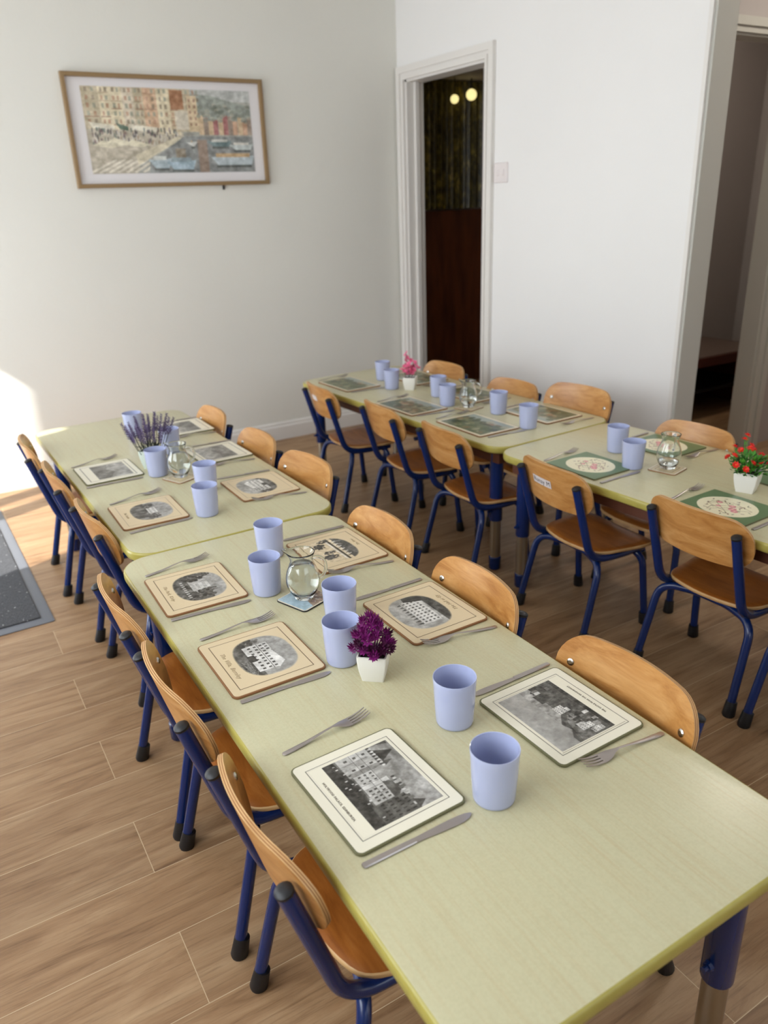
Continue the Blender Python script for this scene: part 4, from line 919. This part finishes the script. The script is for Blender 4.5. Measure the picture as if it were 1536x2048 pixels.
for k, (x, y) in enumerate(spots):
    q = math.hypot(x, y); hz = (0.112-0.050*(q/0.033)**1.8+r.uniform(-0.008, 0.012)) if k < 27 else 0.068
    o = protos[k] if k < 4 else protos[k % 3 if k < 13 or k % 2 else 3].copy()
    if k >= 4: COL.objects.link(o)
    o.parent = e; o.location = (x*1.02, y*1.02, hz); tl = q/0.033*0.8
    ax = Vector((-y, x, 0)).normalized() if q > 1e-4 else Vector((1, 0, 0))
    o.rotation_euler = Matrix.Rotation(tl, 3, ax).to_euler(); s = r.uniform(0.85, 1.15); o.scale = (s, s, s)
# red flowers with green leaves
e = empty('potted_plant', (2.018, 1.312, ZT), math.radians(20), 'bright red flowering plant with green leaves in a white angular pot at the right edge', 'potted plant', 'small potted plants on the tables')
pot(e, 0.066, 0.048, 0.062, M['pot'])
r = random.Random(9)
def leaves(n, mname, seed, zr, rad, ln, wd):
    mb = MB(); rr = random.Random(seed)
    for k in range(n):
        a = rr.uniform(0, 2*PI); q = rad*math.sqrt(rr.random()); z = rr.uniform(*zr); E = rr.uniform(-0.2, 1.1)
        petal(mb, (q*math.cos(a), q*math.sin(a), z), (math.cos(a)*math.cos(E), math.sin(a)*math.cos(E), math.sin(E)), ln*rr.uniform(0.7, 1.2), wd)
    return mb
lf = leaves(260, 'leaf', 2, (0.058, 0.105), 0.046, 0.020, 0.012)
fo = lf.build('foliage', [M['leaf'], M['leaf2']], e); fo['kind'] = 'stuff'
for i_, pl in enumerate(fo.data.polygons): pl.material_index = 1 if (i_//5) % 3 == 0 else 0
fm = MB()
for ring, (n, E, ln) in enumerate(((8, 0.2, 0.013), (7, 0.7, 0.010))):
    for k in range(n):
        a = 2*PI*(k+0.5*ring)/n; petal(fm, (0, 0, 0.001*ring), (math.cos(a)*math.cos(E), math.sin(a)*math.cos(E), math.sin(E)), ln, 0.0075)
fm.lathe([(0.0003, 0.004), (0.0025, 0.003), (0.003, 0.001)], 8, 1)
f0 = fm.build('flower', [M['red'], M['orange']], e)
fl = [(-0.048, 0.020, 0.085), (-0.034, 0.030, 0.105), (-0.020, -0.030, 0.088), (0.034, -0.030, 0.090), (0.050, -0.012, 0.088), (0.000, 0.004, 0.120), (-0.024, 0.014, 0.150), (0.028, 0.022, 0.145), (0.048, 0.014, 0.112), (-0.050, -0.004, 0.078), (-0.034, -0.014, 0.092), (0.012, -0.040, 0.080), (0.038, 0.034, 0.098), (0.058, 0.010, 0.096), (0.0, 0.040, 0.118), (-0.040, 0.042, 0.100)]
sm = MB()
for k, (x, y, z) in enumerate(fl):
    x, y, z = x*1.2, y*1.2, z*1.08
    o = f0 if k == 0 else f0.copy()
    if k: COL.objects.link(o)
    o.parent = e; o.location = (x, y, z); o.rotation_euler = (-y*14+r.uniform(-.3, .3), x*14+r.uniform(-.3, .3), r.uniform(0, 6))
    sm.tube([(x*0.3, y*0.3, 0.05), (x*0.8, y*0.8, z*0.75), (x, y, z)], 0.001, 5)
    for q in range(4):
        t = 0.5+0.12*q; petal(sm, (x*t, y*t, 0.05+(z-0.05)*t), (math.cos(q*2.2), math.sin(q*2.2), 0.5), 0.012, 0.006)
sm.build('stems', M['leaf'], e)
# pink flowers
e = empty('potted_plant', (1.962, 3.052, ZT), math.radians(-45), 'pink blossom sprigs in a small white square pot on the far right-row table', 'potted plant', 'small potted plants on the tables')
pot(e, 0.060, 0.043, 0.060, M['pot'])
bm_ = MB()
for k in range(6):
    a = k*PI/3; E = 0.35; petal(bm_, (0, 0, 0), (math.cos(a)*math.cos(E), math.sin(a)*math.cos(E), math.sin(E)), 0.0125, 0.0110)
b0 = bm_.build('blossom', M['pink'], e); st = MB(); r = random.Random(3); k = 0
for s in range(8):
    a = s*2.399; q = 0.022+0.040*((s*0.37) % 1); tipz = (0.13, 0.11, 0.128, 0.105, 0.17, 0.115, 0.135, 0.10)[s]; tx, ty = q*math.cos(a)*(0.4 if s == 4 else 1), q*math.sin(a)*(0.4 if s == 4 else 1)
    st.tube([(tx*0.2, ty*0.2, 0.05), (tx*0.6, ty*0.6, tipz*0.6), (tx, ty, tipz)], 0.0010, 5)
    for j in range(8):
        t = 0.45+0.55*j/7; o = b0 if k == 0 else b0.copy()
        if k: COL.objects.link(o)
        k += 1; o.parent = e; o.location = (tx*t+r.uniform(-.010, .010), ty*t+r.uniform(-.010, .010), 0.05+(tipz-0.05)*t); o.rotation_euler = (r.uniform(-1, 1), r.uniform(-1, 1), r.uniform(0, 6)); sc = r.uniform(0.8, 1.2); o.scale = (sc, sc, sc)
st.build('stems', M['lavstem'], e)
# lavender
e = empty('potted_plant', (0.622, 2.632, ZT), math.radians(-40), 'purple lavender sprigs in a pale pot behind the cup on the far left-row table', 'potted plant', 'small potted plants on the tables')
pot(e, 0.062, 0.045, 0.064, M['potgreen'])
lv = MB(); lv.tube([(0, 0, -0.045), (0, 0, 0.004)], 0.0011, 6, i=1); r = random.Random(13)
for k in range(46):
    z = 0.060*k/46; a = k*2.399; w_ = 0.010*(1-0.75*k/46)
    petal(lv, (0, 0, z), (math.cos(a), math.sin(a), 0.7), 0.005+w_, 0.0042, i=0)
l0 = lv.build('lavender_sprig', [M['laven'], M['lavstem']], e)
for k in range(30):
    a = k*2.399; q = 0.75*math.sqrt((k+0.3)/30); o = l0 if k == 0 else l0.copy()
    if k: COL.objects.link(o)
    o.parent = e; h = 0.10+0.035*((k*0.618) % 1)*(1-q*0.6); sc = 1.0
    d = Vector((math.cos(a)*q*0.6, math.sin(a)*q*0.6, 1)).normalized(); o.location = Vector((0.012*math.cos(a)*q*2, 0.012*math.sin(a)*q*2, 0.0))+d*h
    o.rotation_euler = d.to_track_quat('Z', 'Y').to_euler(); s = r.uniform(0.85, 1.15); o.scale = (s, s, s)
lg = leaves(60, 'leaf2', 4, (0.058, 0.075), 0.022, 0.03, 0.004).build('leaves', M['lavstem'], e)

# ------------------------------------------------------------------ door mat on the floor
e = empty('door_mat', (-0.175, 3.36, 0), math.radians(1.2), 'charcoal ribbed entrance mat with grey rubber edge on the floor at left', 'mat')
MB().rings([rrect(0.76, 1.32, 0.008, 0.0005), rrect(0.76, 1.32, 0.008, 0.003), rrect(0.76, 1.32, 0.006, 0.006, 0.014)]).build('rubber_edge', M['rugedge'], e, ang=30)
MB().rings([rrect(0.76, 1.32, 0.006, 0.0055, 0.040), rrect(0.76, 1.32, 0.006, 0.011, 0.042)]).build('pile', M['rug'], e)
